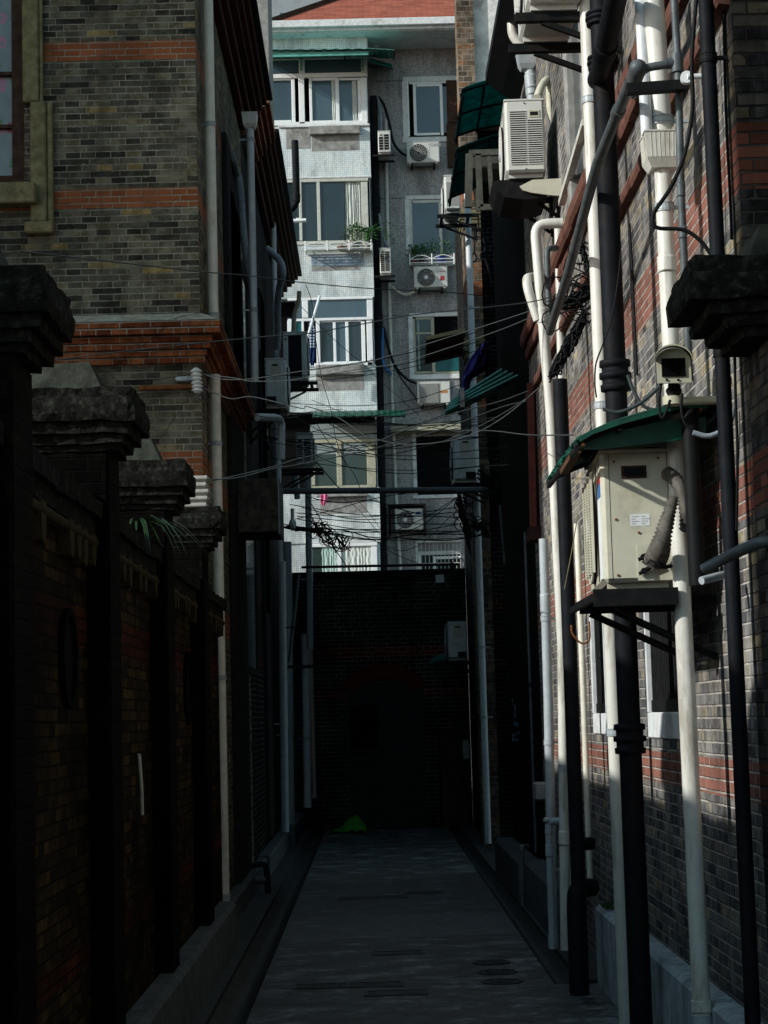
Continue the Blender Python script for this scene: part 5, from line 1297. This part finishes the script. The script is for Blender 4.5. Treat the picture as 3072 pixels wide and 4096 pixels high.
# rolled teal sheets, plank awning, purple tarp, rack
tb0, tb1 = atY('p',100,395,18.0), atY('p',1020,-40,18.3)
tbn = thing('corrugated_sheets', 'bundle of teal corrugated sheets tied together and jutting out of the right wall', 'sheets', tb1)
for k in range(4):
    o_ = Vector((0,.03*k,.035*k-.05)); d_ = (tb1-tb0)
    row0 = [tb0+o_+Vector((.02*k,i*.02,.014*math.sin(i*1.6))) for i in range(16)]
    row1 = [tb1+o_*.7+Vector((-.05*k,i*.02,.012*math.sin(i*1.6))) for i in range(16)]
    MB().sheet([row0,[(a+b)/2 for a,b in zip(row0,row1)],row1], .006).build('corrugated_sheet', M['teal_trim'], tbn)
q = tb0.lerp(tb1,.22); MB().box(q.x-.02,q.x+.02,17.95,18.45,q.z-.1,q.z+.085).build('strap', M['pot_grey'], tbn)
pl = thing('plank_awning', 'small awning of dark planks with a pale edge on the far right corner', 'awning', atY('b',1300,440,24.5))
e0, e1 = atY('b',1170,425,24.2), atY('b',1428,368,24.2)
for k in range(6):
    a = Vector((0,.16*k+.001,-.028*k)); MB().beam(e0+a+Vector((0,.08,0)), e1+a+Vector((0,.08,0)), .155, .03).build('plank', M['wood'], pl)
MB().beam(e0+Vector((0,-.012,.005)), e1+Vector((0,-.012,.005)), .02, .045).build('pale_edge', M['wood_pale'], pl)
MB().beam(atY('b',1310,420,24.5), atY('b',1430,495,24.9), .03, .03).beam(atY('b',1215,520,24.9),atY('b',1240,430,24.3),.03,.03).build('strut', M['steel'], pl)
tp = []
for (L_, R_) in (((505,1575),(640,1495)),((440,1650),(640,1600)),((390,1730),(640,1700)),((350,1820),(640,1780)),((320,1900),(600,1830)),((300,1990),(420,1960)),((305,2080),(380,2100)),((330,2150),(370,2150))):
    A = atY('o',*L_,20.5); B = atY('o',*R_,20.9)
    tp.append([A.lerp(B,i/8)+Vector((0,.06*math.sin(i*1.9+L_[1]*.01)-.25*math.sin(math.pi*i/8),0)) for i in range(9)])
solo('tarpaulin', MB().sheet(tp, .008), M['purple'], 'drooping purple-blue tarpaulin above the teal sheet bundle', 'tarpaulin')
rk = thing('metal_rack', 'pale metal rack of uprights under the lower teal canopy', 'rack', atY('n',600,1500,15.8))
m = MB()
for (a,b,w_) in (((400,1310),(800,1295),.05),((510,1320),(540,1990),.05),((650,1340),(690,1960),.035),((400,1320),(390,1990),.06),((540,1995),(1000,1975),.05),((470,1760),(510,2040),.03)):
    m.beam(atY('n',*a,15.8), atY('n',*b,15.8), w_, w_)
m.build('rack_frame', M['rack'], rk)
zz = [atY('n',x,y,15.9) for x,y in ((400,1330),(800,1330),(800,1500),(420,1490))]
MB().prism([(p.x,p.z) for p in zz], 'y', 15.9, 16.3).build('rack_box', M['rack'], rk)

# ------------------------------------------------------------------ CCTV camera
CT = thing('security_camera', 'cream security camera on an arm above the ragged green canopy', 'camera', atY('g',1300,520,7.75))
a = atY('g',1080,435,7.7); b = atY('g',1255,300,7.7)
MB().prism([(a.x,a.z),(b.x,a.z)]+[((a.x+b.x)/2+(b.x-a.x)/2*math.cos(math.pi*k/14), b.z-.012+(b.x-a.x)*.37*math.sin(math.pi*k/14)) for k in range(15)], 'y', 7.7, 7.95).build('housing', M['cctv'], CT)
hx = (a.x+b.x)/2; r_ = (b.x-a.x)/2+.006; hc = b.z-.01
hood = [[Vector((hx+r_*math.cos(t), y, hc+r_*.78*math.sin(t))) for t in [math.pi*k/14 for k in range(15)]] for y in (7.64,7.85,8.06)]
MB().sheet(hood, .006).build('sun_hood', M['cctv'], CT)
def skew(o):
    for v in o.data.vertices:
        y = v.co.y+CT.location.y; v.co.x += (y-7.7)*.158; v.co.z += (y-7.7)*.16
for o in CT.children: skew(o)
w0 = atY('g',1106,400,7.695); w1 = atY('g',1226,302,7.695)
MB().box(w0.x,w1.x,7.693,7.702,w0.z,w1.z).build('window', M['lens'], CT)
s_ = MB()
for x in (1130,1190): q = atY('g',x,417,7.7); s_.cyl(q+Vector((0,-.005,0)),q,.005,8)
s_.build('screw', M['ac_dark'], CT)
st0 = atY('g',1170,440,7.85); st1 = atY('g',1165,510,7.85)
MB().cyl(st0,st1,.026,14).ball((st0+st1)/2,.034,.034,.022,12,8).build('swivel', M['black_metal'], CT)
ar = atY('g',1125,512,7.85); br_ = atY('g',1490,522,7.85)
MB().box(ar.x,1.50,7.82,7.88,ar.z-.028,ar.z,.006).cyl((st1.x,7.85,ar.z-.03),(st1.x,7.85,ar.z+.004),.045,16).build('arm', M['cctv'], CT)

# ------------------------------------------------------------------ cables
def cable(label, pts, Y0, Y1, r=.006, mat='hose_black', group='overhead cables', zz=None):
    n = len(pts); P = []
    xs = [src(*p)[0] for p in pts]
    L = [0]
    for i in range(1,n):
        a, b = src(*pts[i-1]), src(*pts[i]); L.append(L[-1]+math.hypot(a[0]-b[0],a[1]-b[1]))
    for p, l in zip(pts, L): P.append(atY(*p, Y0+(Y1-Y0)*l/L[-1]))
    return solo('cable', MB().tube(smooth(P,6), r, 6), M[mat], label, 'cable', group)
CB = [
 ('upper pale cable from the insulator stack sagging across to the right wall tangle', [('e',1110,402),('e',1210,436),('b',0,690),('b',330,640),('b',760,580),('b',1070,490),('b',1659,305),('q',250,970)],15,12.5,'cable_grey',.006),
 ('second pale cable from the insulator stack, just under the upper one', [('e',1112,410),('e',1300,432),('b',0,704),('b',230,702),('b',430,672),('b',760,620),('b',1050,568),('b',1659,365),('q',260,1010)],15,12.5,'cable_grey',.006),
 ('thin dark cable stretched from the left pillar across the second-row bay', [('c',105,1388),('c',1090,1500),('b',0,5),('b',350,50),('b',830,92),('b',1280,112),('b',1659,150),('o',1400,970)],11,22,'cable_grey',.008),
 ('thin cable rising from the left pillar block to the elbowed white pipe', [('e',170,350),('e',790,272),('e',1440,205),('b',370,390),('b',800,315),('b',1100,262),('b',1659,205),('q',0,955),('q',300,860)],11,12.5,'cable_grey',.006),
 ('pale cable dropping from the insulator stack past the green awning', [('e',1112,480),('e',1270,545),('e',1400,536),('e',1659,598),('b',380,872),('b',560,935),('b',640,980),('b',780,1070),('b',1050,1125),('b',1400,1082),('b',1659,960),('p',1300,150)],15,14,'cable_grey',.007),
 ('lower pale cable from the insulator stack dipping to the left units', [('e',1114,478),('e',1230,560),('e',1420,640),('b',280,945),('b',410,905),('b',620,890)],15,24,'cable_grey',.006),
 ('sagging pale cable hanging lowest in front of the cream bay window', [('b',90,825),('b',220,890),('b',400,1000),('b',640,1120),('b',800,1188),('b',920,1194),('b',1150,1140),('b',1400,1060),('b',1659,930),('p',1150,280)],20,14,'cable_grey',.007),
 ('pale cable passing under the green awning and on to the ragged canopy', [('b',410,830),('b',600,905),('b',780,965),('b',960,985),('b',1200,1012),('b',1400,1040),('p',330,700),('p',700,706),('p',1130,755),('p',1580,760),('s',260,432)],24,9,'cable_grey',.006),
 ('pale cable rising from behind the third pillar cap to the right shadows', [('e',1060,1020),('e',1230,988),('e',1500,925),('b',300,1225),('b',500,1180),('b',830,1108),('b',1000,1040),('b',1350,920),('b',1659,838),('p',1150,200)],13.5,14,'cable_grey',.007),
 ('second pale cable rising from behind the third pillar cap, slightly lower', [('e',1100,992),('e',1300,985),('e',1500,935),('b',300,1262),('b',560,1210),('b',830,1150),('b',1250,1030),('b',1659,880),('p',1120,330)],13.5,14,'cable_grey',.007),
 ('thick black cable drooping between the lowest left unit and the right wall', [('b',60,1060),('b',250,1100),('b',430,1120),('b',620,1160),('b',830,1160),('b',1000,1130),('b',1200,1090),('p',300,800),('p',700,770)],21,22,'hose_black',.011),
 ('black cable just above the thick drooping one', [('b',100,1075),('b',430,1118),('b',830,1136),('b',1000,1150),('b',1330,1095),('p',400,812),('p',900,720)],22,22,'hose_black',.008),
 ('straight black cable crossing the top of the cream bay window', [('b',130,1060),('b',300,1062),('b',500,1056),('b',830,1053)],24,30,'hose_black',.009),
 ('dark cable slanting down across the third-row bay window', [('b',320,190),('b',560,430),('b',760,600),('b',860,698),('b',1120,930)],28.5,33,'hose_black',.008),
 ('wavy dark cable hanging down past the cement sills of the bay', [('b',370,60),('b',410,180),('b',425,330),('b',470,660),('b',510,800),('b',545,930),('b',570,1090),('b',640,1270)],28.5,30,'hose_black',.008),
 ('dark cable slanting through the cream bay window to the pink cloth', [('b',430,960),('b',500,1080),('b',640,1250),('b',700,1340),('b',740,1440)],28.5,30,'hose_black',.009),
 ('short dark cable slanting from the lowest left unit to the crossbar', [('b',430,1230),('b',500,1310),('b',560,1380),('b',610,1432)],27.3,24,'hose_black',.012),
 ('black cable sagging under the crossbar to the unit with the blue sticker', [('b',380,1470),('b',480,1495),('b',620,1512),('b',800,1495),('b',950,1540),('b',1150,1588),('b',1345,1575)],26,25,'hose_black',.012),
 ('black cable rising under the crossbar to the right', [('b',300,1620),('b',530,1565),('b',840,1480),('b',1100,1440)],26,24,'hose_black',.009),
 ('steep black cable crossing the lower bay towards the curtains', [('b',375,1470),('b',480,1640),('b',540,1780),('b',660,1960)],27,29,'hose_black',.012),
 ('thin dark cable slanting to the right below the pink cloth', [('b',600,1462),('b',700,1540),('b',760,1600),('b',870,1730)],28.5,30,'hose_black',.007),
 ('thin dark cable parallel to the one below the pink cloth', [('b',690,1470),('b',790,1580),('b',870,1690)],28.5,30,'hose_black',.007),
 ('black cable running level through the tangle, uppermost', [('b',200,1650),('b',380,1678),('b',560,1688),('b',860,1690),('b',1150,1700),('b',1390,1702)],26,26,'hose_black',.012),
 ('black cable sagging from the tangle towards the round bracket', [('b',250,1672),('b',520,1712),('b',700,1742),('b',870,1755),('b',1100,1722),('b',1500,1720)],26,24,'hose_black',.014),
 ('thick black cable sagging lowest from the tangle', [('b',300,1700),('b',470,1682),('b',650,1700),('b',800,1740),('b',1000,1746),('b',1300,1762),('b',1530,1725)],26,24,'hose_black',.013),
 ('black cable rising from the soil pipe to the plastered corner', [('b',920,1712),('b',1100,1680),('b',1250,1580),('b',1380,1470)],27,25,'hose_black',.009),
 ('upper black cable rising to the plastered corner above the barred window', [('b',980,1690),('b',1180,1600),('b',1400,1455)],27,25,'hose_black',.009),
 ('black cable crossing the barred window on a slant', [('b',905,1800),('b',1000,1830),('b',1130,1790),('b',1250,1680),('b',1370,1560)],27,25,'hose_black',.007),
 ('thin black cable from the tangle down to the lower crossbar', [('b',700,1710),('b',860,1780),('b',960,1850),('b',1130,1920)],27,28.4,'hose_black',.008),
 ('dark V-shaped cable hanging on the end wall, left half', [('x',560,230),('x',640,340),('x',760,490),('x',900,610)],29.5,29.7,'hose_black',.01),
 ('dark V-shaped cable hanging on the end wall, right half', [('x',910,610),('x',1050,500),('x',1170,400),('x',1290,300)],29.7,29.5,'hose_black',.01),
 ('pale line slanting from the lower crossbar to the end wall', [('x',1112,332),('x',1200,245),('x',1340,140)],29.6,28.6,'cable_grey',.007),
 ('thin cable on the brick panel below the corner moulding', [('v',820,510),('v',1000,380),('v',1160,250),('v',1280,140),('v',1470,95)],14.9,15.1,'hose_black',.004),
 ('black cables fanning from the insulator stack down to the second pillar cap', [('v',1430,590),('v',1300,670),('v',1115,760)],15.0,11,'hose_black',.004),
 ('black cable from the insulator stack to the left along the brick facade', [('v',1420,545),('v',1200,580),('v',1000,600),('v',850,595)],15.0,14.8,'hose_black',.004),
 ('black cable hanging from the insulator stack to the third pillar block', [('v',1430,660),('v',1330,800),('v',1260,910),('v',1185,1020)],15.0,12,'hose_black',.004),
]
for lab, pts, y0, y1, mt, r in CB: cable(lab, pts, y0, y1, r*.6, mt)
rnd = random.Random(31)
for k in range(16):
    y0_ = rnd.uniform(640,1240); y1_ = y0_+rnd.uniform(-330,120); sg_ = rnd.uniform(20,110)
    cable('one of many thin dark cables crossing the alley among the thicker ones', [('b',rnd.uniform(60,330),y0_),('b',600,y0_+(y1_-y0_)*.33+sg_*.8),('b',1050,y0_+(y1_-y0_)*.66+sg_),('b',rnd.uniform(1500,1760),y1_)], rnd.uniform(19,25), rnd.uniform(15,22), .0038, 'hose_black')
for k in range(7):
    y0_ = rnd.uniform(1480,1740); y1_ = y0_+rnd.uniform(-120,120)
    cable('one of several thin black cables strung under the thick crossbar', [('b',rnd.uniform(250,380),y0_),('b',700,y0_+(y1_-y0_)*.4+rnd.uniform(10,60)),('b',1100,y0_+(y1_-y0_)*.7+rnd.uniform(10,50)),('b',1430,y1_)], 26, 24.5, .006, 'hose_black')
# cables on the near right wall
def wcable(label, pts, r, mat, Y=None, X=None):
    P = [atY(*p,Y) if Y else atX(*p,X) for p in pts]
    return solo('wall_cable', MB().tube(smooth(P,8), r, 8), M[mat], label, 'cable', 'cables on the walls')
wcable('thick black cable looping in front of the hoppered white pipe', [('f',1290,-60),('f',1262,300),('f',1265,560),('f',1225,800),('f',1150,980),('f',1070,1100),('f',1058,1160),('f',1090,1190),('f',1220,1200),('f',1310,1260),('f',1375,1350)], .0085, 'hose_black', Y=7.6)
wcable('long thin black cable hanging beside the round dial', [('f',1425,-20),('f',1440,600),('f',1460,1000),('f',1470,1250)], .006, 'hose_black', X=1.49)
wcable('black cable hanging down the red-banded wall by the soil pipe', [('q',1160,-20),('q',1200,600),('q',1225,1200),('q',1260,1900)], .008, 'hose_black', X=1.485)
wcable('grey flexible conduit curving from the security camera arm to the canopy', [('s',1410,240),('s',1390,330),('s',1330,400),('s',1230,440),('s',1120,415)], .011, 'hose_grey', Y=7.6)
wcable('thin black cable dropping from the security camera along the canopy side', [('s',1040,130),('s',1035,250),('s',1065,350),('s',1150,430)], .006, 'hose_black', Y=7.7)
wcable('black cable hanging in a loop under the security camera', [('s',890,60),('s',875,200),('s',895,310),('s',935,240),('s',955,180)], .006, 'hose_black', Y=7.75)
wcable('grey cables lying along the ragged canopy top edge', [('s',470,245),('s',580,268),('s',720,215),('s',850,110),('s',890,60)], .008, 'cable_grey', Y=8.1)
wcable('second grey cable crossing under the security camera to the right', [('s',650,0),('s',690,110),('s',760,220),('s',860,250),('s',990,215)], .008, 'cable_grey', Y=8.15)
wcable('black cable pair running up behind the security camera', [('g',1010,520),('g',1100,440),('g',1230,230),('g',1300,120)], .007, 'hose_black', Y=8.2)
wcable('thin black cable curling down the long straight white pipe', [('q',1055,330),('q',1010,760),('q',930,1200),('q',830,1500),('q',740,1750),('q',725,2000),('q',745,2180)], .004, 'hose_black', Y=9.2)
wcable('black cable beside the dark corner pipe of the right house', [('g',1480,60),('g',1490,500),('g',1500,800),('g',1495,1200)], .006, 'hose_black', Y=7.42)
wcable('looping black wire on the far brick corner', [('o',465,60),('o',465,330),('o',415,400),('o',450,470),('o',495,420),('o',465,340)], .012, 'hose_black', Y=24.85)
wcable('second looping wire over the pale far pipe', [('o',560,60),('o',600,300),('o',545,370),('o',560,440),('o',610,450),('o',690,760)], .012, 'hose_black', Y=24.0)
wcable('brass gas line bent below the large shelf', [('t',985,-40),('t',990,150),('t',940,200),('t',880,190),('t',800,90),('t',790,0)], .006, 'rust', Y=11.5)
wcable('thin cord hanging down left of the large yellowed unit', [('s',290,1000),('s',250,1250),('s',195,1540)], .003, 'yellow_stone', Y=11)
# tangles
def tangle(label, z, x0, y0, x1, y1, Y, n, r, seed, spread=.25, mat='hose_black', loops=.5):
    rnd = random.Random(seed); mb = MB()
    for k in range(n):
        pts = []; m = rnd.randint(5,8)
        for i in range(m):
            u = i/(m-1); x = x0+(x1-x0)*(u*.9+rnd.uniform(-.1,.18)); y = y0+(y1-y0)*(u+rnd.uniform(-spread,spread))
            pts.append(atY(z,x,y,Y+rnd.uniform(-.05,.05)))
        mb.tube(smooth(pts,5), r*rnd.uniform(.6,1.2), 5)
        if rnd.random() < loops:
            c = atY(z,x0+(x1-x0)*rnd.random(),y0+(y1-y0)*rnd.random(),Y); R_ = rnd.uniform(.05,.13)
            mb.tube([c+Vector((R_*math.cos(t),.03*math.sin(2*t),R_*rnd.uniform(.7,1.1)*math.sin(t))) for t in [2*math.pi*i/14 for i in range(15)]], r*.7, 5)
    return solo('cable_tangle', mb, M[mat], label, 'cables', 'tangled cable bundles')
tangle('tangled black cable ends on the right wall, beside the long straight white pipe', 'q', 300, 1000, 660, 850, 11.6, 16, .007, 3, .6)
tangle('thick sheaf of black cables sagging along the right wall below the tangle', 'q', 180, 1900, 620, 1150, 12.2, 18, .007, 5, .12, loops=.1)
tangle('small cable tangle behind the sloping grey drain pipe', 'q', 540, 250, 650, 560, 11.2, 9, .006, 8, .4)
tangle('messy cable knot hanging in front of the lowest bay window', 'm', 780, 640, 1240, 900, 26, 11, .008, 11, .5)
tangle('black cable bundle reaching out from the left wall to the messy knot', 'm', 430, 650, 1000, 730, 25.5, 9, .012, 12, .25, loops=.0)
tangle('dangling cable ends on the right end of the lower crossbar', 'w', 260, 390, 330, 800, 28.2, 7, .009, 15, .15)
tangle('pale wires drooping from the right end of the lower crossbar', 'w', 130, 400, 230, 620, 28.4, 4, .007, 16, .1, 'cable_grey', 0)
tangle('clutter of cables round the right end of the thick crossbar', 'p', 520, 1250, 900, 1500, 21.6, 12, .012, 18, .5)
tangle('cable clutter hanging under the thick crossbar on the right', 'p', 260, 1560, 420, 2150, 24.4, 12, .012, 19, .2)
tangle('cables bunched at the small shelf with glass insulators', 'p', 440, 1850, 640, 2000, 21, 8, .009, 21, .5)

# ------------------------------------------------------------------ small things
IN = thing('insulator_stack', 'stack of white porcelain insulators at the corner of the left house', 'insulator', atY('v',1450,680,15.0))
m = MB(); p0 = atY('v',1458,680,15.0); p1 = atY('v',1445,510,15.0); n = 6
for k in range(n):
    c = p0.lerp(p1,(k+.5)/n); m.tube([c+Vector((0,0,dz)) for dz in (-.024,-.016,-.006,.004,.012,.024)],1,16,True,[.022,.03,.046,.046,.03,.022])
m.build('insulator', M['porcelain'], IN); MB().cyl(p0-Vector((0,0,.07)),p1+Vector((0,0,.03)),.008,8).build('rod', M['steel'], IN)
MB().box(p0.x-.02,p0.x+.02,15.0,15.2,p0.z+.1,p0.z+.13).build('wall_arm', M['black_metal'], IN)
q0, q1 = atY('v',1030,650,15.12), atY('v',1440,640,15.12)
solo('rusty_pipe', MB().tube([q0,q1], .022, 12), M['rust'], 'short rusty pipe across the brick facade left of the insulator stack', 'pipe')
q0, q1 = atY('v',1295,600,15.13), atY('v',1418,562,15.13)
solo('junction_box', MB().box(q0.x,q1.x,15.12,15.198,q0.z,q1.z,.006), M['cement_plinth'], 'small grey box on the facade above the rusty pipe', 'box')
# wrapped bundle on the fourth pillar
bc = Vector((-1.22,13.05,3.13)); mb = MB()
for k in range(5): mb.box(bc.x-.16+.006*k, bc.x+.15+.008*(k%3), bc.y-.12, bc.y+.12, bc.z+.003+.046*k, bc.z+.047+.046*k, .018)
solo('plastic_bundle', mb, M['pot_grey'], 'white plastic-wrapped bundle on the farthest garden pillar', 'bundle')
# strap leaved plant on the wall between pillars three and four
sp_ = MB(); bcen = Vector((-1.22,10.1,2.69))
for k in range(26):
    a = random.uniform(-.6,2.4) ; L = random.uniform(.25,.5); pr_ = []
    for j in range(7):
        u = j/6; pr_.append(bcen+Vector((math.cos(a)*L*u*.9+.1*u, -math.sin(a)*L*u*.9, L*(.9*u-1.25*u*u)+random.uniform(-.01,.01))))
    for j in range(6):
        w_ = .013*(1-j/6); s_ = (pr_[j+1]-pr_[j]).cross(Vector((0,0,1))).normalized(); w2 = .013*(1-(j+1)/6)
        sp_.add([pr_[j]-s_*w_,pr_[j]+s_*w_,pr_[j+1]+s_*w2,pr_[j+1]-s_*w2],[(0,1,2,3)])
solo('strap_plant', sp_, M['leaf_dark'], 'strap-leaved plant growing on the coping before the third garden pillar', 'plant')
wd = MB(); wc = Vector((1.42,11.95,.495))
for k in range(40): wd.leaf(wc+Vector((random.uniform(-.03,.03),random.uniform(-.05,.05),0)), (random.uniform(-1,1),random.uniform(-1,1),1), random.uniform(.03,.07), .015)
solo('weed', wd, M['leaf'], 'small green weed on the grey plinth of the right house', 'plant')
# crossbars
tx0, tx1 = atY('d',606,1060,22), atY('d',1088,1058,22)
cb = thing('crossbar_pipe', 'thick dark pipe spanning the alley in front of the tiled block', 'bar', (tx0+tx1)/2)
MB().tube([tx0+Vector((-.3,0,0)),tx1], .036, 16).build('pipe', M['steel'], cb); MB().cyl(tx1,tx1+Vector((.06,0,0)),.05,14).build('end_flange', M['black_metal'], cb)
solo('crossbar_pipe', MB().tube([atY('x',195,128,28.5),atY('x',1350,105,28.5)], .02, 10), M['black_metal'], 'slim lower dark bar spanning the alley just above the end wall', 'bar')
solo('wall_shelf', MB().beam(atY('x',45,862,25),atY('x',290,860,25.2),.3,.035), M['black_metal'], 'thin dark shelf across the dim pipes low on the left', 'shelf')
# weathered board box on the left wall
b0 = atY('e',1350,1285,18.6); b1 = atY('e',1535,985,18.6)
bx = thing('board_box', 'weathered dark board box jutting from the left wall under the crossbar', 'box', (b0.x,18.8,b0.z))
MB().box(-1.30,b1.x,18.6,19.5,b0.z,b1.z,.01).build('box_body', M['board'], bx); MB().box(b1.x,b1.x+.012,18.59,19.51,b0.z-.02,b1.z+.01).build('box_edge', M['plaster_grey'], bx)
# red shutter box on the right
s0 = atY('p',1140,100,16.6); s1 = atY('p',1250,1910,16.6)
sb = thing('steel_shutter', 'tall dark red steel shutter with two ribs on the right wall', 'shutter', (1.4,16.7,s1.z))
MB().box(s0.x+.02,1.5,16.62,16.9,s1.z,s0.z).build('shutter_panel', M['shutter_dark'], sb)
for x in (1150,1192):
    a = atY('p',x,100,16.6); b = atY('p',x+40,1910,16.6); MB().beam(a,b,.035,.03).build('rib', M['shutter_red'], sb)
a = atY('p',1160,1910,16.58); b = atY('p',1390,2080,16.58); MB().box(a.x,b.x,16.55,16.9,b.z,a.z-.003).build('shutter_box', M['shutter_dark'], sb)
# laundry, poles, pink cloth
def cloth(name, z, poly_l, poly_r, Y, mat, label):
    g = []
    for L_, R_ in zip(poly_l, poly_r):
        A = atY(z,*L_,Y); B = atY(z,*R_,Y); g.append([A.lerp(B,i/6)+Vector((0,.03*math.sin(i*1.7+L_[1]*.02),0)) for i in range(7)])
    return solo(name, MB().sheet(g, .012), M[mat], label, 'laundry')
cloth('shirt','b',[(392,310),(388,340),(395,420),(400,490)],[(410,310),(428,345),(432,430),(434,480)],47.2,'stripes','striped blue shirt hanging out by the third-row bay window')
cloth('trousers','b',[(398,488),(398,540),(402,602)],[(436,485),(432,545),(424,602)],47.25,'denim','dark blue trousers hanging below the striped shirt')
cloth('cloth','b',[(467,1458),(464,1490),(474,1522),(480,1530)],[(513,1456),(514,1490),(502,1515),(497,1530)],47.0,'pink','pink cloth hanging under the thick crossbar')
solo('laundry_pole', MB().tube([atY('b',384,410,44),atY('b',462,142,46)], .035, 8), M['upvc'], 'white laundry pole leaning out in front of the third-row bay', 'pole')
lp = thing('laundry_bracket', 'white laundry bracket with hooks left of the flower rack', 'bracket', atY('k',1250,580,46))
MB().tube([atY('k',1165,582,46),atY('k',1340,572,46)], .05, 8).build('bracket_arm', M['upvc'], lp)
hk = MB()
for x in (1180,1205):
    c = atY('k',x,545,46); hk.tube([c+Vector((.09*math.cos(t),0,.09*math.sin(t))) for t in [math.pi+math.pi*i/8 for i in range(9)]], .018, 6)
hk.build('hook', M['upvc'], lp)
solo('laundry_bracket', MB().tube([atY('b',395,1490,46),atY('b',470,1486,46)], .03, 8), M['pvc_blue'], 'pale laundry bar beside the pink cloth', 'bar')
# green sheet on the ground
gc = atZ('x',560,2045); gc.y = 29.2; g = []
for i in range(13):
    row = []
    for j in range(9):
        u = i/12; v = j/8; hgt = (.20*math.exp(-((u-.68)**2)/.09)+.06*math.sin(7*u+4*v)**2*(1-abs(2*u-1)))*math.exp(-((v-.55)**2)/.12)
        row.append((gc.x-.27+.52*u, gc.y-.35+.7*v, .006+hgt+.035*random.random()*(1 if 0<i<12 else .3)))
    g.append(row)
solo('plastic_sheet', MB().sheet(g, .004), M['leaf_lime'], 'crumpled lime green plastic sheet on the ground before the end wall', 'sheet')
# grey stone block on the ledge, posters, meter box
q0 = atY('t',400,1940,15.4); q1 = atY('t',520,1745,15.4)
solo('concrete_block', MB().box(q0.x,q1.x+.05,15.4,15.7,q0.z,q1.z,.012), M['concrete'], 'chipped concrete block jutting beside the grey cut-off pipe', 'block')
gp = MB(); rnd = random.Random(4)
for (cx_,cy_,w_,h_) in ((870,1760,26,60),(880,1850,14,60),(885,1960,40,10),(890,2060,40,40),(900,2110,55,8)):
    for k in range(5):
        x = cx_+rnd.uniform(-w_,w_)*.7; y = cy_+rnd.uniform(-h_,h_)*.7; p = atX('w',x,y,1.494); s_ = rnd.uniform(.006,.02)
        gp.add([(1.494,p.y-s_*8,p.z-s_),(1.494,p.y+s_*6,p.z-s_*1.4),(1.494,p.y+s_*9,p.z+s_*.9),(1.494,p.y-s_*5,p.z+s_*1.6)],[(0,1,2,3)])
solo('torn_posters', gp, M['graffiti'], 'torn pale blue poster scraps on the dark right wall', 'poster')
q = atY('w',365,2060,28.6); 
mt_ = thing('meter_box', 'narrow tan meter box with a paper notice in the right-hand corner by the end wall', 'box', q)
MB().box(q.x-.06,q.x+.10,28.5,28.8,q.z-.5,q.z+.25,.01).build('box_body', M['plaster_dark'], mt_); MB().box(q.x,q.x+.09,28.49,28.499,q.z-.35,q.z-.08).build('notice', M['pot_grey'], mt_)
gs = [atY('w',x,y,27.9) for x,y in ((40,1340),(100,1290),(225,1240),(225,1330),(120,1330),(45,1365))]
solo('canopy_scrap', MB().prism([(p.x,p.z) for p in gs], 'y', 27.9, 28.7), M['teal_sheet'], 'small dark teal canopy scrap beside the grey-blue unit', 'canopy')
q = atY('w',145,525,28.3)
solo('cable_tag', MB().box(q.x-.06,q.x+.06,28.3,28.32,q.z-.06,q.z+.055), M['paper'], 'small white tag hanging from the wires above the grey-blue unit', 'tag')
q = atY('m',540,620,24.5)
solo('lamp_bulb', MB().ball(q,.05,.05,.07,12,8).cyl(q+Vector((0,0,.06)),q+Vector((0,0,.2)),.025,10), M['porcelain'], 'dusty white lamp fitting on the left wall beside the cable bundle', 'lamp')
q = atX('y',250,345,-1.1)
sg = thing('gutter_trap', 'dark pipe trap standing by the left kerb', 'pipe', (q.x,q.y,0))
MB().tube(fillet([q+Vector((-.12,0,-.02)),q+Vector((.02,0,0)),q+Vector((.04,-.02,-.38))],.06), .03, 10).build('pipe', M['iron'], sg)
MB().cyl(q+Vector((-.15,0,-.15)),q+Vector((.02,0,-.16)),.04,10).build('stub', M['steel'], sg)

# ------------------------------------------------------------------ camera, light, world
cam = bpy.data.cameras.new('camera'); co = bpy.data.objects.new('camera', cam); COL.objects.link(co)
right = Vector((XC[0],YC[0],ZC[0])); up = Vector((XC[1],YC[1],ZC[1])); fwd = Vector((XC[2],YC[2],ZC[2]))
m4 = Matrix((( right.x, up.x, -fwd.x, 0),( right.y, up.y, -fwd.y, 0),( right.z, up.z, -fwd.z, H),(0,0,0,1)))
co.matrix_world = m4
cam.sensor_fit = 'HORIZONTAL'; cam.sensor_width = 36; cam.lens = F/3072*36; cam.clip_start = .1; cam.clip_end = 1000
sc.camera = co
L = Vector((.817,.40,-.441)).normalized()
sun = bpy.data.lights.new('sun','SUN'); sun.energy = 4.0; sun.angle = R(1.2); sun.color = (1,.98,.93)
so = bpy.data.objects.new('sun', sun); COL.objects.link(so); so.rotation_euler = L.to_track_quat('-Z','Y').to_euler(); so.location = (-10,-5,20)
wd_ = bpy.data.worlds.new('World'); sc.world = wd_; wd_.use_nodes = True
nt = wd_.node_tree; bg = nt.nodes['Background']; sk_ = nt.nodes.new('ShaderNodeTexSky'); sk_.sky_type = 'NISHITA'; sk_.sun_disc = False
sk_.sun_elevation = math.asin(-L.z); sk_.sun_rotation = math.atan2(-L.x,-L.y); sk_.dust_density = .6; sk_.air_density = 1.0
hs = nt.nodes.new('ShaderNodeHueSaturation'); hs.inputs['Saturation'].default_value = .9; hs.inputs['Hue'].default_value = .462
nt.links.new(sk_.outputs[0], hs.inputs['Color']); nt.links.new(hs.outputs[0], bg.inputs[0]); bg.inputs[1].default_value = .15
sc.view_settings.view_transform = 'Standard'; sc.view_settings.look = 'None'; sc.view_settings.exposure = 0; sc.view_settings.gamma = 1
